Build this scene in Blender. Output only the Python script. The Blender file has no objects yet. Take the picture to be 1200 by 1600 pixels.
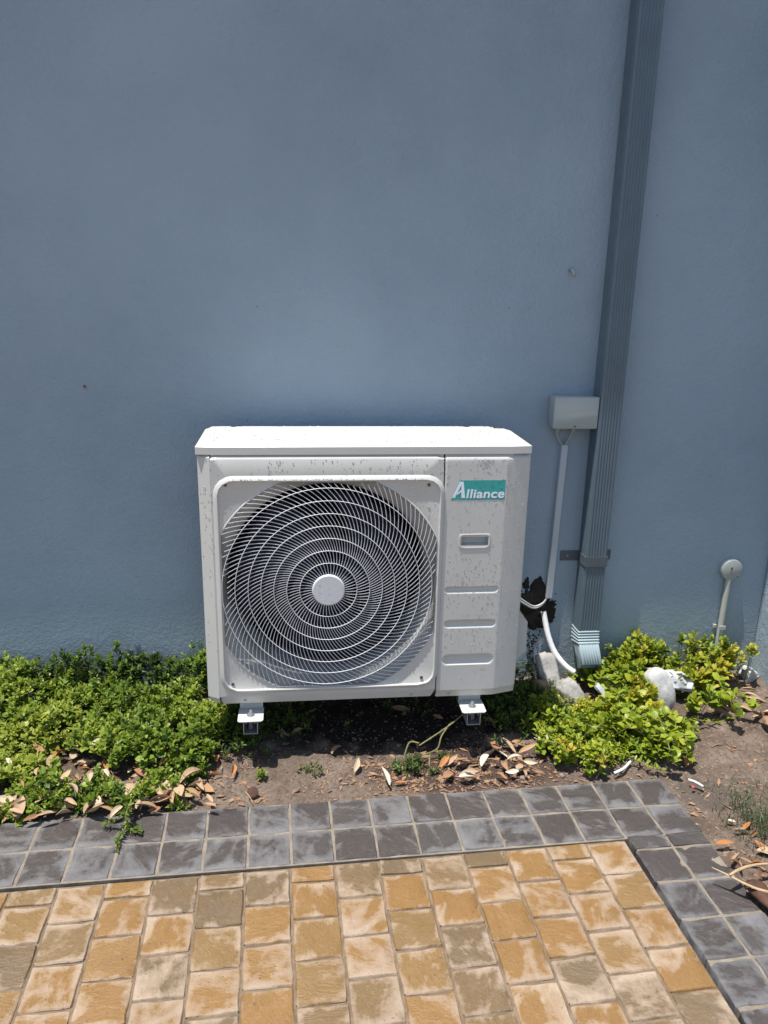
import bpy, bmesh, math, random
import numpy as np
from math import sin, cos, pi, radians, tan, atan2, sqrt
from mathutils import Vector, Matrix, noise

random.seed(7); np.random.seed(7)
S = bpy.context.scene
COL = S.collection

# ------------------------------------------------------------------ camera, sky, sun, exposure
FPX = 1229.95
RC = Matrix(((0.99398736, 0.01176316, -0.10886122),
             (-0.10775922, 0.28141437, -0.9535166),
             (0.01941874, 0.95951424, 0.28098992))).transposed()   # rows: world axes seen by the camera
RW = RC.transposed()
CAMH = 1.37
cam = bpy.data.cameras.new('camera'); camo = bpy.data.objects.new('camera', cam); COL.objects.link(camo)
cam.sensor_fit = 'VERTICAL'; cam.sensor_height = 36; cam.lens = FPX / 1600 * 36
cam.clip_start = 0.02; cam.clip_end = 500
camo.matrix_world = Matrix.Translation((0, 0, CAMH)) @ RW.to_4x4()
S.camera = camo

TRAVEL = Vector((0.235, 0.09, -1.0)).normalized()                 # the way the sunlight goes
w = bpy.data.worlds.new('World'); S.world = w; w.use_nodes = True
nt = w.node_tree; nt.nodes.clear()
sky = nt.nodes.new('ShaderNodeTexSky'); sky.sky_type = 'NISHITA'; sky.sun_disc = False
sky.sun_elevation = math.asin(-TRAVEL.z); sky.sun_rotation = radians(atan2(-TRAVEL.x, -TRAVEL.y) * 180 / pi)
bg = nt.nodes.new('ShaderNodeBackground'); bg.inputs['Strength'].default_value = 0.11
wo = nt.nodes.new('ShaderNodeOutputWorld')
nt.links.new(sky.outputs[0], bg.inputs[0]); nt.links.new(bg.outputs[0], wo.inputs[0])
sun = bpy.data.lights.new('sun', 'SUN'); sun.energy = 4.6; sun.angle = radians(0.55); sun.color = (1.0, 0.955, 0.89)
suno = bpy.data.objects.new('sun', sun); COL.objects.link(suno); suno.location = (-1, -1, 6)
suno.rotation_euler = TRAVEL.to_track_quat('-Z', 'Y').to_euler()
S.view_settings.view_transform = 'Standard'; S.view_settings.look = 'None'
S.view_settings.exposure = 0.75; S.view_settings.gamma = 1.0; S.view_settings.use_curve_mapping = False

# ------------------------------------------------------------------ helpers
def G(px, py, z=0.0):                       # the place on the level z that the photograph shows at px, py
    r = RW @ Vector((px - 600, -(py - 800), -FPX))
    t = (z - CAMH) / r.z
    return Vector((r.x * t, r.y * t, z))

def tag(o, label=None, cat=None, group=None, kind=None):
    if label: o['label'] = label
    if cat: o['category'] = cat
    if group: o['group'] = group
    if kind: o['kind'] = kind
    return o

def empty(name, loc, label=None, cat=None, group=None, kind=None):
    o = bpy.data.objects.new(name, None); COL.objects.link(o); o.location = loc
    o.empty_display_size = 0.05
    return tag(o, label, cat, group, kind)

def link(name, me, parent=None, mat=None, smooth=False):
    o = bpy.data.objects.new(name, me); COL.objects.link(o)
    if mat is not None and len(me.materials) == 0: me.materials.append(mat)
    if smooth: me.polygons.foreach_set('use_smooth', [True] * len(me.polygons))
    if parent is not None:
        o.parent = parent
        def wm(q): return (wm(q.parent) if q.parent else Matrix()) @ q.matrix_parent_inverse @ Matrix.Translation(q.location)
        o.matrix_parent_inverse = wm(parent).inverted()
    return o

def mesh(name, V, F, mat=None, parent=None, smooth=False):
    me = bpy.data.meshes.new(name); me.from_pydata([tuple(v) for v in V], [], F); me.update()
    return link(name, me, parent, mat, smooth)

class MB:
    def __init__(s): s.V = []; s.F = []
    def add(s, V, F):
        b = len(s.V); s.V += [tuple(v) for v in V]; s.F += [tuple(b + i for i in f) for f in F]
    def box(s, x0, x1, y0, y1, z0, z1, bev=0.0):
        if bev <= 0:
            V = [(x0,y0,z0),(x1,y0,z0),(x1,y1,z0),(x0,y1,z0),(x0,y0,z1),(x1,y0,z1),(x1,y1,z1),(x0,y1,z1)]
            s.add(V, [(0,3,2,1),(4,5,6,7),(0,1,5,4),(1,2,6,5),(2,3,7,6),(3,0,4,7)])
        else:
            bm = bmesh.new(); bmesh.ops.create_cube(bm, size=1)
            for v in bm.verts: v.co = Vector(((x0+x1)/2 + v.co.x*(x1-x0), (y0+y1)/2 + v.co.y*(y1-y0), (z0+z1)/2 + v.co.z*(z1-z0)))
            bmesh.ops.bevel(bm, geom=list(bm.edges), offset=bev, segments=2, affect='EDGES', profile=0.5)
            s.bm(bm)
    def bm(s, bm):
        bm.verts.index_update()
        s.add([v.co[:] for v in bm.verts], [[v.index for v in f.verts] for f in bm.faces]); bm.free()
    def tube(s, pts, r, n=8, cap=True):
        P = [Vector(p) for p in pts]; V = []; a = None
        for i, p in enumerate(P):
            d = (P[min(i+1, len(P)-1)] - P[max(i-1, 0)]).normalized()
            a = d.orthogonal() if a is None else a - d*a.dot(d)
            if a.length < 1e-4: a = d.orthogonal()
            a.normalize(); b = d.cross(a)
            rr = r[i] if isinstance(r, (list, tuple)) else r
            V += [p + (a*cos(2*pi*k/n) + b*sin(2*pi*k/n)) * rr for k in range(n)]
        F = [(i*n+k, i*n+(k+1) % n, (i+1)*n+(k+1) % n, (i+1)*n+k) for i in range(len(P)-1) for k in range(n)]
        if cap: F += [tuple(range(n-1, -1, -1)), tuple((len(P)-1)*n + k for k in range(n))]
        s.add(V, F)
    def disc(s, c, axis, r, h, n=20, bev=0.0):      # a cylinder standing on c along axis
        ax = Vector(axis).normalized(); a = ax.orthogonal().normalized(); b = ax.cross(a); c = Vector(c)
        prof = [(r, 0), (r, h)] if bev == 0 else [(r, 0), (r, h-bev), (r-bev*0.4, h-bev*0.35), (r-bev, h)]
        V = [c + (a*cos(2*pi*k/n) + b*sin(2*pi*k/n))*q + ax*t for q, t in prof for k in range(n)]
        F = [(i*n+k, i*n+(k+1) % n, (i+1)*n+(k+1) % n, (i+1)*n+k) for i in range(len(prof)-1) for k in range(n)]
        F += [tuple(range(n-1, -1, -1)), tuple((len(prof)-1)*n + k for k in range(n))]
        s.add(V, F)
    def loops(s, L, close=True, cap=False):          # bridges loops of equal length
        n = len(L[0]); V = [v for l in L for v in l]
        F = [(i*n+k, i*n+(k+1) % n, (i+1)*n+(k+1) % n, (i+1)*n+k) for i in range(len(L)-1) for k in range(n if close else n-1)]
        if cap: F.append(tuple((len(L)-1)*n + k for k in range(n)))
        s.add(V, F)
    def build(s, name, mat=None, parent=None, smooth=False, recalc=True):
        me = bpy.data.meshes.new(name); me.from_pydata(s.V, [], s.F); me.update()
        if recalc:
            bm = bmesh.new(); bm.from_mesh(me); bmesh.ops.recalc_face_normals(bm, faces=bm.faces); bm.to_mesh(me); bm.free()
        return link(name, me, parent, mat, smooth)

def auto(o, deg=35):
    me = o.data
    me.polygons.foreach_set('use_smooth', [True]*len(me.polygons))
    me.set_sharp_from_angle(angle=radians(deg))
    return o

# ------------------------------------------------------------------ materials
def mat(name, col=(0.5,0.5,0.5), rough=0.5, metal=0.0, spec=0.5):
    m = bpy.data.materials.new(name); m.use_nodes = True
    b = m.node_tree.nodes['Principled BSDF']
    b.inputs['Base Color'].default_value = (*col, 1); b.inputs['Roughness'].default_value = rough
    b.inputs['Metallic'].default_value = metal; b.inputs['Specular IOR Level'].default_value = spec
    return m
class NT:
    def __init__(s, m): s.m = m; s.t = m.node_tree; s.b = s.t.nodes['Principled BSDF']
    def n(s, kind, **kw):
        x = s.t.nodes.new(kind)
        for k, v in kw.items(): setattr(x, k, v)
        return x
    def l(s, a, b): s.t.links.new(a, b)
    def coord(s, which='Object'):
        return s.n('ShaderNodeTexCoord').outputs[which]
    def pos(s): return s.n('ShaderNodeNewGeometry').outputs['Position']
    def noise(s, vec, scale, detail=4, rough=0.5, dist=0.0, out='Fac'):
        x = s.n('ShaderNodeTexNoise'); s.l(vec, x.inputs['Vector'])
        x.inputs['Scale'].default_value = scale; x.inputs['Detail'].default_value = detail
        x.inputs['Roughness'].default_value = rough; x.inputs['Distortion'].default_value = dist
        return x.outputs[out]
    def ramp(s, fac, stops):
        x = s.n('ShaderNodeValToRGB'); s.l(fac, x.inputs[0]); e = x.color_ramp.elements
        while len(e) < len(stops): e.new(0.5)
        for i, (p, c) in enumerate(stops):
            e[i].position = p; e[i].color = (*c, 1) if len(c) == 3 else c
        return x.outputs[0]
    def math(s, op, a, b=0.0, c=None, clamp=False):
        x = s.n('ShaderNodeMath'); x.operation = op; x.use_clamp = clamp
        for i, v in enumerate((a, b) if c is None else (a, b, c)):
            if isinstance(v, (int, float)): x.inputs[i].default_value = v
            else: s.l(v, x.inputs[i])
        return x.outputs[0]
    def mix(s, fac, a, b, blend='MIX'):
        x = s.n('ShaderNodeMix'); x.data_type = 'RGBA'; x.blend_type = blend
        for i, v in ((0, fac), (6, a), (7, b)):
            if isinstance(v, (int, float)): x.inputs[i].default_value = v
            elif isinstance(v, tuple): x.inputs[i].default_value = (*v, 1)
            else: s.l(v, x.inputs[i])
        return x.outputs[2]
    def bump(s, h, strength, dist, prev=None):
        x = s.n('ShaderNodeBump'); s.l(h, x.inputs['Height'])
        x.inputs['Strength'].default_value = strength; x.inputs['Distance'].default_value = dist
        if prev is not None: s.l(prev, x.inputs['Normal'])
        s.l(x.outputs[0], s.b.inputs['Normal']); return x.outputs[0]
G1 = lambda v: (v, v, v)

def m_wall():
    m = mat('painted_render', (0.3,0.4,0.46), 0.72, spec=0.35); t = NT(m); p = t.pos()
    big = t.noise(p, 1.3, 3, 0.55)
    med = t.noise(p, 9, 5, 0.6)
    c = t.ramp(big, [(0.3, (0.236,0.303,0.366)), (0.7, (0.308,0.386,0.452))])
    c = t.mix(t.ramp(med, [(0.35, G1(0)), (0.75, G1(0.30))]), c, (0.335,0.405,0.475))
    # faint damp and dust low on the wall
    sep = t.n('ShaderNodeSeparateXYZ'); t.l(p, sep.inputs[0])
    low = t.math('SUBTRACT', 0.42, sep.outputs[2]); low = t.math('MULTIPLY', low, 1.8, clamp=True)
    low = t.math('MULTIPLY', low, t.noise(p, 5, 5, 0.7), clamp=True)
    c = t.mix(low, c, (0.21,0.235,0.215))
    # a few small pits and specks
    v = t.n('ShaderNodeTexVoronoi'); t.l(p, v.inputs['Vector']); v.inputs['Scale'].default_value = 7; v.inputs['Randomness'].default_value = 1
    sp = t.math('LESS_THAN', v.outputs['Distance'], 0.022)
    c = t.mix(t.math('MULTIPLY', sp, 0.45), c, (0.1,0.11,0.11))
    t.l(c, t.b.inputs['Base Color'])
    fine = t.noise(p, 260, 3, 0.6)
    gr = t.noise(p, 75, 3, 0.6, 0.4)
    tro = t.noise(p, 6, 3, 0.5)
    b = t.bump(fine, 0.6, 0.003)
    pit = t.ramp(t.noise(p, 110, 4, 0.65, 0.8), [(0.28, G1(0)), (0.42, G1(1))])
    b = t.bump(pit, 0.25, 0.003, b)
    b = t.bump(gr, 0.5, 0.007, b)
    b = t.bump(tro, 0.5, 0.012, b)
    return m

def m_plastic(name, col, rough=0.4, dirt=0.04):
    m = mat(name, col, rough); t = NT(m); p = t.coord()
    n1 = t.noise(p, 9, 5, 0.6)
    dk = tuple(c*(1-dirt*3) for c in col)
    t.l(t.ramp(n1, [(0.3, dk), (0.7, col)]), t.b.inputs['Base Color'])
    t.l(t.ramp(t.noise(p, 30, 4), [(0.3, G1(rough*0.8)), (0.7, G1(min(1, rough*1.25)))]), t.b.inputs['Roughness'])
    t.bump(t.noise(p, 700, 2), 0.12, 0.0006)
    return m

def m_stone(name, wet, dry, spread, wetrough=0.28, bias=0.0, grey=None):
    """a cobble: pale when dry, deeper in colour where water still stands in patches"""
    m = mat(name, wet, 0.6); t = NT(m)
    oi = t.n('ShaderNodeObjectInfo'); rnd = oi.outputs['Random']
    p0 = t.pos()
    wn = t.n('ShaderNodeTexWhiteNoise'); wn.noise_dimensions = '1D'; t.l(rnd, wn.inputs['W'])
    off = t.n('ShaderNodeVectorMath'); off.operation = 'MULTIPLY_ADD'
    t.l(wn.outputs['Color'], off.inputs[0]); off.inputs[1].default_value = (7, 7, 7); t.l(p0, off.inputs[2])
    p = off.outputs[0]
    # drifting swirl of the pressed slate face
    st = t.n('ShaderNodeMapping'); t.l(p, st.inputs['Vector']); vr = t.n('ShaderNodeVectorRotate'); vr.rotation_type = 'Z_AXIS'; t.l(p, vr.inputs['Vector']); t.l(t.math('MULTIPLY', rnd, 37.0), vr.inputs['Angle']); t.l(vr.outputs[0], st.inputs['Vector']); st.inputs['Scale'].default_value = (1, 1.7, 1)
    sw = t.noise(st.outputs[0], 9.5, 6, 0.5, 0.8)
    fin = t.noise(p, 70, 6, 0.65)
    lvl = t.math('ADD', sw, t.math('MULTIPLY', t.math('SUBTRACT', rnd, 0.5), 0.16))
    lvl = t.math('ADD', lvl, t.math('MULTIPLY', t.math('SUBTRACT', fin, 0.5), 0.30))
    # the block dries from its edges
    oc = t.n('ShaderNodeTexCoord').outputs['Object']; sp = t.n('ShaderNodeSeparateXYZ'); t.l(oc, sp.inputs[0])
    ex = t.math('ABSOLUTE', sp.outputs[0]); ey = t.math('ABSOLUTE', sp.outputs[1]); e = t.math('MAXIMUM', ex, ey)
    edge = t.math('MULTIPLY', t.math('SUBTRACT', e, 0.033), 9.0, clamp=True)
    lvl = t.math('ADD', lvl, edge)
    dryf = t.ramp(t.math('ADD', lvl, bias), [(0.46, G1(0)), (0.52, G1(0.34)), (0.60, G1(0.62)), (0.76, G1(1))])
    w2 = tuple(wet[i]*(1-spread[i]) for i in range(3)); w3 = grey or tuple(wet[i]*0.8 for i in range(3))
    wc = t.n('ShaderNodeSeparateColor'); t.l(wn.outputs['Color'], wc.inputs[0])
    wcol = t.ramp(wc.outputs[0], [(0.0, wet), (0.42, wet), (0.66, w2), (0.88, w3), (1.0, w3)])
    wcol = t.mix(t.ramp(t.noise(p, 25, 5, 0.6), [(0.35, G1(0)), (0.7, G1(0.4))]), wcol, tuple(c*0.72 for c in wet))
    dcol = t.mix(wc.outputs[1], dry, tuple(dry[i]*(0.86, 0.84, 0.84)[i] for i in range(3)))
    dcol = t.mix(t.ramp(t.noise(p, 28, 8, 0.7, 0.6), [(0.40, G1(0)), (0.72, G1(0.65))]), dcol, tuple(c*0.74 for c in dry))
    c = t.mix(dryf, wcol, dcol)
    c = t.mix(t.math('MULTIPLY', t.math('SUBTRACT', 1.0, edge), 0.0), c, c)
    # dark grime specks
    gs = t.ramp(t.noise(p, 150, 3, 0.7), [(0.62, G1(0)), (0.70, G1(0.7))])
    c = t.mix(gs, c, (0.05, 0.042, 0.035))
    t.l(c, t.b.inputs['Base Color'])
    t.l(t.mix(dryf, G1(wetrough), G1(0.85)), t.b.inputs['Roughness'])
    b = t.bump(sw, 0.7, 0.006)
    b = t.bump(t.noise(st.outputs[0], 45, 8, 0.7, 0.5), 0.8, 0.004, b)
    b = t.bump(t.noise(p, 260, 4, 0.7), 0.6, 0.0012, b)
    return m

def m_soil():
    m = mat('sandy_soil', (0.2,0.15,0.11), 0.95, spec=0.2); t = NT(m); p = t.pos()
    c = t.ramp(t.noise(p, 7, 6, 0.65), [(0.28, (0.08,0.058,0.044)), (0.5, (0.155,0.118,0.092)), (0.75, (0.245,0.197,0.158))])
    c = t.mix(t.ramp(t.noise(p, 90, 5, 0.7), [(0.35, G1(0.6)), (0.6, G1(0))]), c, (0.06,0.042,0.032))
    c = t.mix(t.ramp(t.noise(p, 40, 4, 0.7, 0.5), [(0.60, G1(0)), (0.72, G1(0.5))]), c, (0.32,0.27,0.22))
    # damp mulch ground between unit and kerb; darkened further beneath the unit
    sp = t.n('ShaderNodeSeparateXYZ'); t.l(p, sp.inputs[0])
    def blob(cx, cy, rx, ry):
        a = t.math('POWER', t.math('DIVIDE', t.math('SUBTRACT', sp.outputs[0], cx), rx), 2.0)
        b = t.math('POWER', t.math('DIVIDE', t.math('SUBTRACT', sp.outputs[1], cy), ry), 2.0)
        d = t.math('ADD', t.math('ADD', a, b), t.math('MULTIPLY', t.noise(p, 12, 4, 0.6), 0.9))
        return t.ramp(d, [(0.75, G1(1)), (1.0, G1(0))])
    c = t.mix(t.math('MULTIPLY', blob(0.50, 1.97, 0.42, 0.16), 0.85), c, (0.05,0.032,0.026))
    c = t.mix(t.math('MULTIPLY', blob(0.30, 2.28, 0.66, 0.33), 0.93), c, (0.016,0.011,0.009))  # shade under the unit painted into the damp soil's colour
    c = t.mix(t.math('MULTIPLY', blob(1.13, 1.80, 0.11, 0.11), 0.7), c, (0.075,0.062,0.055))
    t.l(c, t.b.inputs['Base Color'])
    b = t.bump(t.noise(p, 45, 6, 0.7), 0.9, 0.012)
    t.bump(t.noise(p, 220, 4, 0.7), 0.7, 0.003, b)
    return m

def m_leaf(name, cols, trans=0.35, rough=0.45):
    m = mat(name, cols[1], rough, spec=0.4); t = NT(m)
    a = t.n('ShaderNodeAttribute'); a.attribute_name = 'tint'
    n = len(cols)
    c = t.ramp(a.outputs['Fac'], [(i/(n-1), cols[i]) for i in range(n)])
    c = t.mix(t.ramp(t.noise(t.pos(), 120, 3), [(0.4, G1(0)), (0.8, G1(0.3))]), c, tuple(q*0.6 for q in cols[0]))
    t.l(c, t.b.inputs['Base Color'])
    tr = t.n('ShaderNodeBsdfTranslucent'); t.l(c, tr.inputs[0])
    mx = t.n('ShaderNodeMixShader'); mx.inputs[0].default_value = trans
    out = t.t.nodes['Material Output']; t.l(t.b.outputs[0], mx.inputs[1]); t.l(tr.outputs[0], mx.inputs[2]); t.l(mx.outputs[0], out.inputs[0])
    return m

def m_dry(name, cols):
    m = mat(name, cols[0], 0.75, spec=0.25); t = NT(m)
    oi = t.n('ShaderNodeObjectInfo'); n = len(cols)
    c = t.ramp(oi.outputs['Random'], [(i/(n-1), cols[i]) for i in range(n)])
    p = t.coord()
    c = t.mix(t.ramp(t.noise(p, 30, 5, 0.6), [(0.42, G1(0)), (0.75, G1(0.7))]), c, tuple(q*0.5 for q in cols[0]))
    st = t.n('ShaderNodeMapping'); t.l(p, st.inputs['Vector']); st.inputs['Scale'].default_value = (0.2, 4, 1)
    c = t.mix(t.ramp(t.noise(st.outputs[0], 90, 3), [(0.45, G1(0)), (0.7, G1(0.35))]), c, tuple(q*0.55 for q in cols[0]))
    t.l(c, t.b.inputs['Base Color']); t.bump(t.noise(st.outputs[0], 120, 4), 0.5, 0.002)
    return m

def m_rock(name, a, b, sc=18, rough=0.8, bump=0.004):
    m = mat(name, a, rough, spec=0.3); t = NT(m); p = t.pos()
    c = t.ramp(t.noise(p, sc, 6, 0.65), [(0.32, a), (0.62, b)])
    c = t.mix(t.ramp(t.noise(p, sc*6, 4, 0.7), [(0.62, G1(0)), (0.75, G1(0.5))]), c, tuple(q*0.45 for q in a))
    t.l(c, t.b.inputs['Base Color']); bb = t.bump(t.noise(p, sc*2.2, 6, 0.7), 0.7, bump); t.bump(t.noise(p, sc*14, 3), 0.5, 0.001, bb)
    return m

def m_water():
    m = mat('water_bead', (1,1,1), 0.05); b = m.node_tree.nodes['Principled BSDF']
    b.inputs['Transmission Weight'].default_value = 1.0; b.inputs['IOR'].default_value = 1.33
    return m

M = {}
M['wall'] = m_wall()
M['white'] = m_plastic('casing_enamel', (0.515,0.515,0.485), 0.36, 0.02)
M['grille'] = m_plastic('grille_enamel', (0.58,0.59,0.61), 0.38, 0.01)
M['bell'] = m_plastic('shroud_enamel', (0.36,0.36,0.34), 0.5, 0.03)
M['dark'] = mat('black_gap', (0.012,0.012,0.014), 0.7)
M['fan'] = m_plastic('fan_plastic', (0.009,0.011,0.022), 0.6, 0.02)
M['coil'] = mat('coil_fins', (0.007,0.008,0.014), 0.8, 0.0, 0.15); M['fan'].node_tree.nodes['Principled BSDF'].inputs['Specular IOR Level'].default_value = 0.15
M['teal'] = m_plastic('teal_film', (0.035,0.33,0.31), 0.35, 0.02)
M['letter'] = mat('pale_lettering', (0.74,0.78,0.86), 0.35)
M['steel'] = m_plastic('galvanised_steel', (0.42,0.45,0.47), 0.38, 0.06); M['steel'].node_tree.nodes['Principled BSDF'].inputs['Metallic'].default_value = 0.75
M['screw'] = mat('screw_head', (0.10,0.10,0.10), 0.45, 0.5)
M['rust'] = m_rock('rusty_metal', (0.18,0.08,0.04), (0.3,0.14,0.07), 60)
M['pipe'] = m_plastic('downpipe_paint', (0.105,0.148,0.182), 0.45, 0.05)
M['pipe_sunlit'] = m_plastic('sunlit_pipe_paint', (0.31,0.385,0.41), 0.42, 0.06)  # the pipe's paint lightened, puts sunlight on collar and spout into the colour
M['clip'] = m_plastic('clip_metal', (0.09,0.115,0.13), 0.5, 0.05)
M['jbox'] = m_plastic('box_plastic', (0.33,0.365,0.355), 0.45, 0.02)
M['pvc'] = m_plastic('trunking_pvc', (0.44,0.49,0.53), 0.4, 0.02)
M['cable'] = m_plastic('cable_sheath', (0.5,0.5,0.5), 0.45, 0.04)
M['cablew'] = m_plastic('white_cable', (0.72,0.72,0.72), 0.4, 0.03)
M['conduit'] = m_plastic('conduit_plastic', (0.40,0.41,0.37), 0.5, 0.05)
M['tar'] = m_rock('black_sealant', (0.008,0.007,0.006), (0.022,0.018,0.015), 60, 0.85, 0.004)
M['paver'] = m_stone('ochre_cobble', (0.215,0.12,0.042), (0.36,0.28,0.205), (0.12,0.02,-0.12), 0.40, -0.075, (0.125,0.09,0.054))
M['border'] = m_stone('slate_cobble', (0.058,0.049,0.046), (0.155,0.155,0.16), (0.05,0.03,0.0), 0.42, -0.075, (0.065,0.058,0.055))
M['sand'] = m_rock('joint_sand', (0.10,0.072,0.048), (0.19,0.14,0.095), 30, 0.95)
M['mortar'] = m_rock('grey_mortar', (0.14,0.115,0.088), (0.22,0.19,0.15), 25, 0.95)
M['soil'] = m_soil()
M['crumb'] = m_rock('soil_crumb', (0.13,0.095,0.07), (0.26,0.20,0.155), 9, 0.95)
M['leafL'] = m_leaf('ground_cover_leaf', [(0.03,0.06,0.012),(0.11,0.185,0.022),(0.235,0.315,0.035),(0.38,0.40,0.07)])
M['leafR'] = m_leaf('yellow_green_leaf', [(0.05,0.10,0.014),(0.19,0.27,0.022),(0.35,0.40,0.03),(0.50,0.40,0.06)])
M['leafS'] = m_leaf('shrub_leaf', [(0.03,0.06,0.018),(0.07,0.12,0.03),(0.13,0.18,0.05),(0.22,0.20,0.09)])
M['grassb'] = m_leaf('grass_blade', [(0.03,0.055,0.025),(0.06,0.10,0.04),(0.12,0.15,0.08),(0.25,0.22,0.12)])
M['stem'] = m_rock('plant_stem', (0.13,0.13,0.05), (0.22,0.19,0.09), 30)
M['dry'] = m_dry('dry_leaf_tan', [(0.46,0.33,0.21),(0.36,0.20,0.10),(0.55,0.45,0.32),(0.27,0.12,0.055),(0.48,0.35,0.22)])
M['dryo'] = m_dry('dry_leaf_orange', [(0.40,0.17,0.055),(0.42,0.20,0.08)])
M['dryp'] = m_dry('dry_leaf_pale', [(0.58,0.52,0.42),(0.6,0.53,0.42)])
M['palm'] = m_dry('palm_strip', [(0.45,0.31,0.19),(0.5,0.36,0.22)])
M['concrete'] = m_rock('rough_concrete', (0.17,0.165,0.15), (0.36,0.35,0.33), 22)
M['quartz'] = m_rock('white_stone', (0.34,0.345,0.33), (0.46,0.465,0.45), 14, 0.75, 0.005)
M['whitepaint'] = m_rock('flaked_white', (0.09,0.10,0.11), (0.5,0.52,0.54), 22, 0.6)
M['brick'] = m_rock('old_brick', (0.2,0.12,0.075), (0.32,0.21,0.14), 40)
M['pebble'] = m_rock('brown_pebble', (0.16,0.125,0.10), (0.24,0.19,0.155), 20)
M['bark'] = m_rock('dark_bark', (0.045,0.025,0.018), (0.11,0.055,0.035), 40)
M['water'] = m_water()
M['foil'] = mat('bright_foil', (0.75,0.78,0.82), 0.25, 0.8)
M['redbit'] = mat('red_sheath', (0.4,0.05,0.06), 0.4)
M['roof'] = m_plastic('soffit_board', (0.6,0.6,0.58), 0.6, 0.03)

# ------------------------------------------------------------------ ground
YW = 2.45                                  # face of the house wall
ANG = 0.032
O0 = Vector((-0.029, 1.606, 0)); U = Vector((cos(ANG), sin(ANG), 0)); Vv = Vector((sin(ANG), -cos(ANG), 0))
UK = Vector((cos(0.027), sin(0.027), 0)); VK = Vector((sin(0.027), -cos(0.027), 0))
KB = Vector((-0.031, 1.846, 0))            # a point on the rear edge of the border

def inside_paving(x, y):                   # signed distance-ish, >0 inside
    q = Vector((x, y, 0)) - KB
    a = q.dot(VK); b = 1.072 - q.dot(UK)
    return min(a, b)
def soil_z(x, y):
    d = -inside_paving(x, y)
    z = -0.010 + 0.022*min(1, max(0, d)/0.25) + 0.012*min(1, max(0, (y-2.1)/0.3)) if y > 1.5 else -0.012
    v = Vector((x, y, 0))
    n = 0.012*noise.noise(v*6) + 0.011*noise.noise(v*15+Vector((3,1,0))) + 0.009*noise.noise(v*34) + 0.005*noise.noise(v*75)
    k = min(1, max(0.12, d/0.10))
    z += n*k
    z = max(z, -0.02) if d > -0.01 else z
    if d < 0: z = -0.012 - 0.05*min(1, -d/0.03)
    return z
xs = np.arange(-1.7, 2.35, 0.0085); ys = np.arange(0.5, 2.50, 0.0085)
V = []; 
for y in ys:
    for x in xs: V.append((x, y, soil_z(x, y)))
nx = len(xs)
F = [(j*nx+i, j*nx+i+1, (j+1)*nx+i+1, (j+1)*nx+i) for j in range(len(ys)-1) for i in range(nx-1)]
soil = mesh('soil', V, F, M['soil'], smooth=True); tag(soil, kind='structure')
g = MB(); g.add([(-80,-80,-0.075),(80,-80,-0.075),(80,80,-0.075),(-80,80,-0.075)], [(0,1,2,3)])
tag(g.build('ground', M['sand']), kind='structure')

# paving: an Empty-free structure mesh (bedding) that carries each stone as a part
bed = MB()
def quad(P, z, zb):
    n = len(P); V = [(p.x, p.y, z) for p in P] + [(p.x, p.y, zb) for p in P]
    return V, [tuple(range(n))] + [tuple(n+i for i in range(n-1, -1, -1))] + [(i, n+i, n+(i+1) % n, (i+1) % n) for i in range(n)]
P = [O0 + U*-6 + Vv*0.0, O0 + U*0.858, O0 + U*0.858 + Vv*7, O0 + U*-6 + Vv*7]
bed.add(*quad(P, -0.0045, -0.06))
paving = bed.build('paving', M['sand']); tag(paving, kind='structure')
mb = MB()
mb.add(*quad([KB + UK*-6, KB + UK*1.066, KB+UK*1.066+VK*0.236, KB+UK*-6+VK*0.236], 0.0002, -0.058))
mort = mb.build('mortar_bed', M['mortar'], paving)
mb = MB(); A = KB + UK*0.868 + VK*0.238
mb.add(*quad([A, A+UK*0.198, A+UK*0.19+VK*7, A-UK*0.008+VK*7], 0.0006, -0.058))
mb.build('mortar_bed', M['mortar'], paving)

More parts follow.
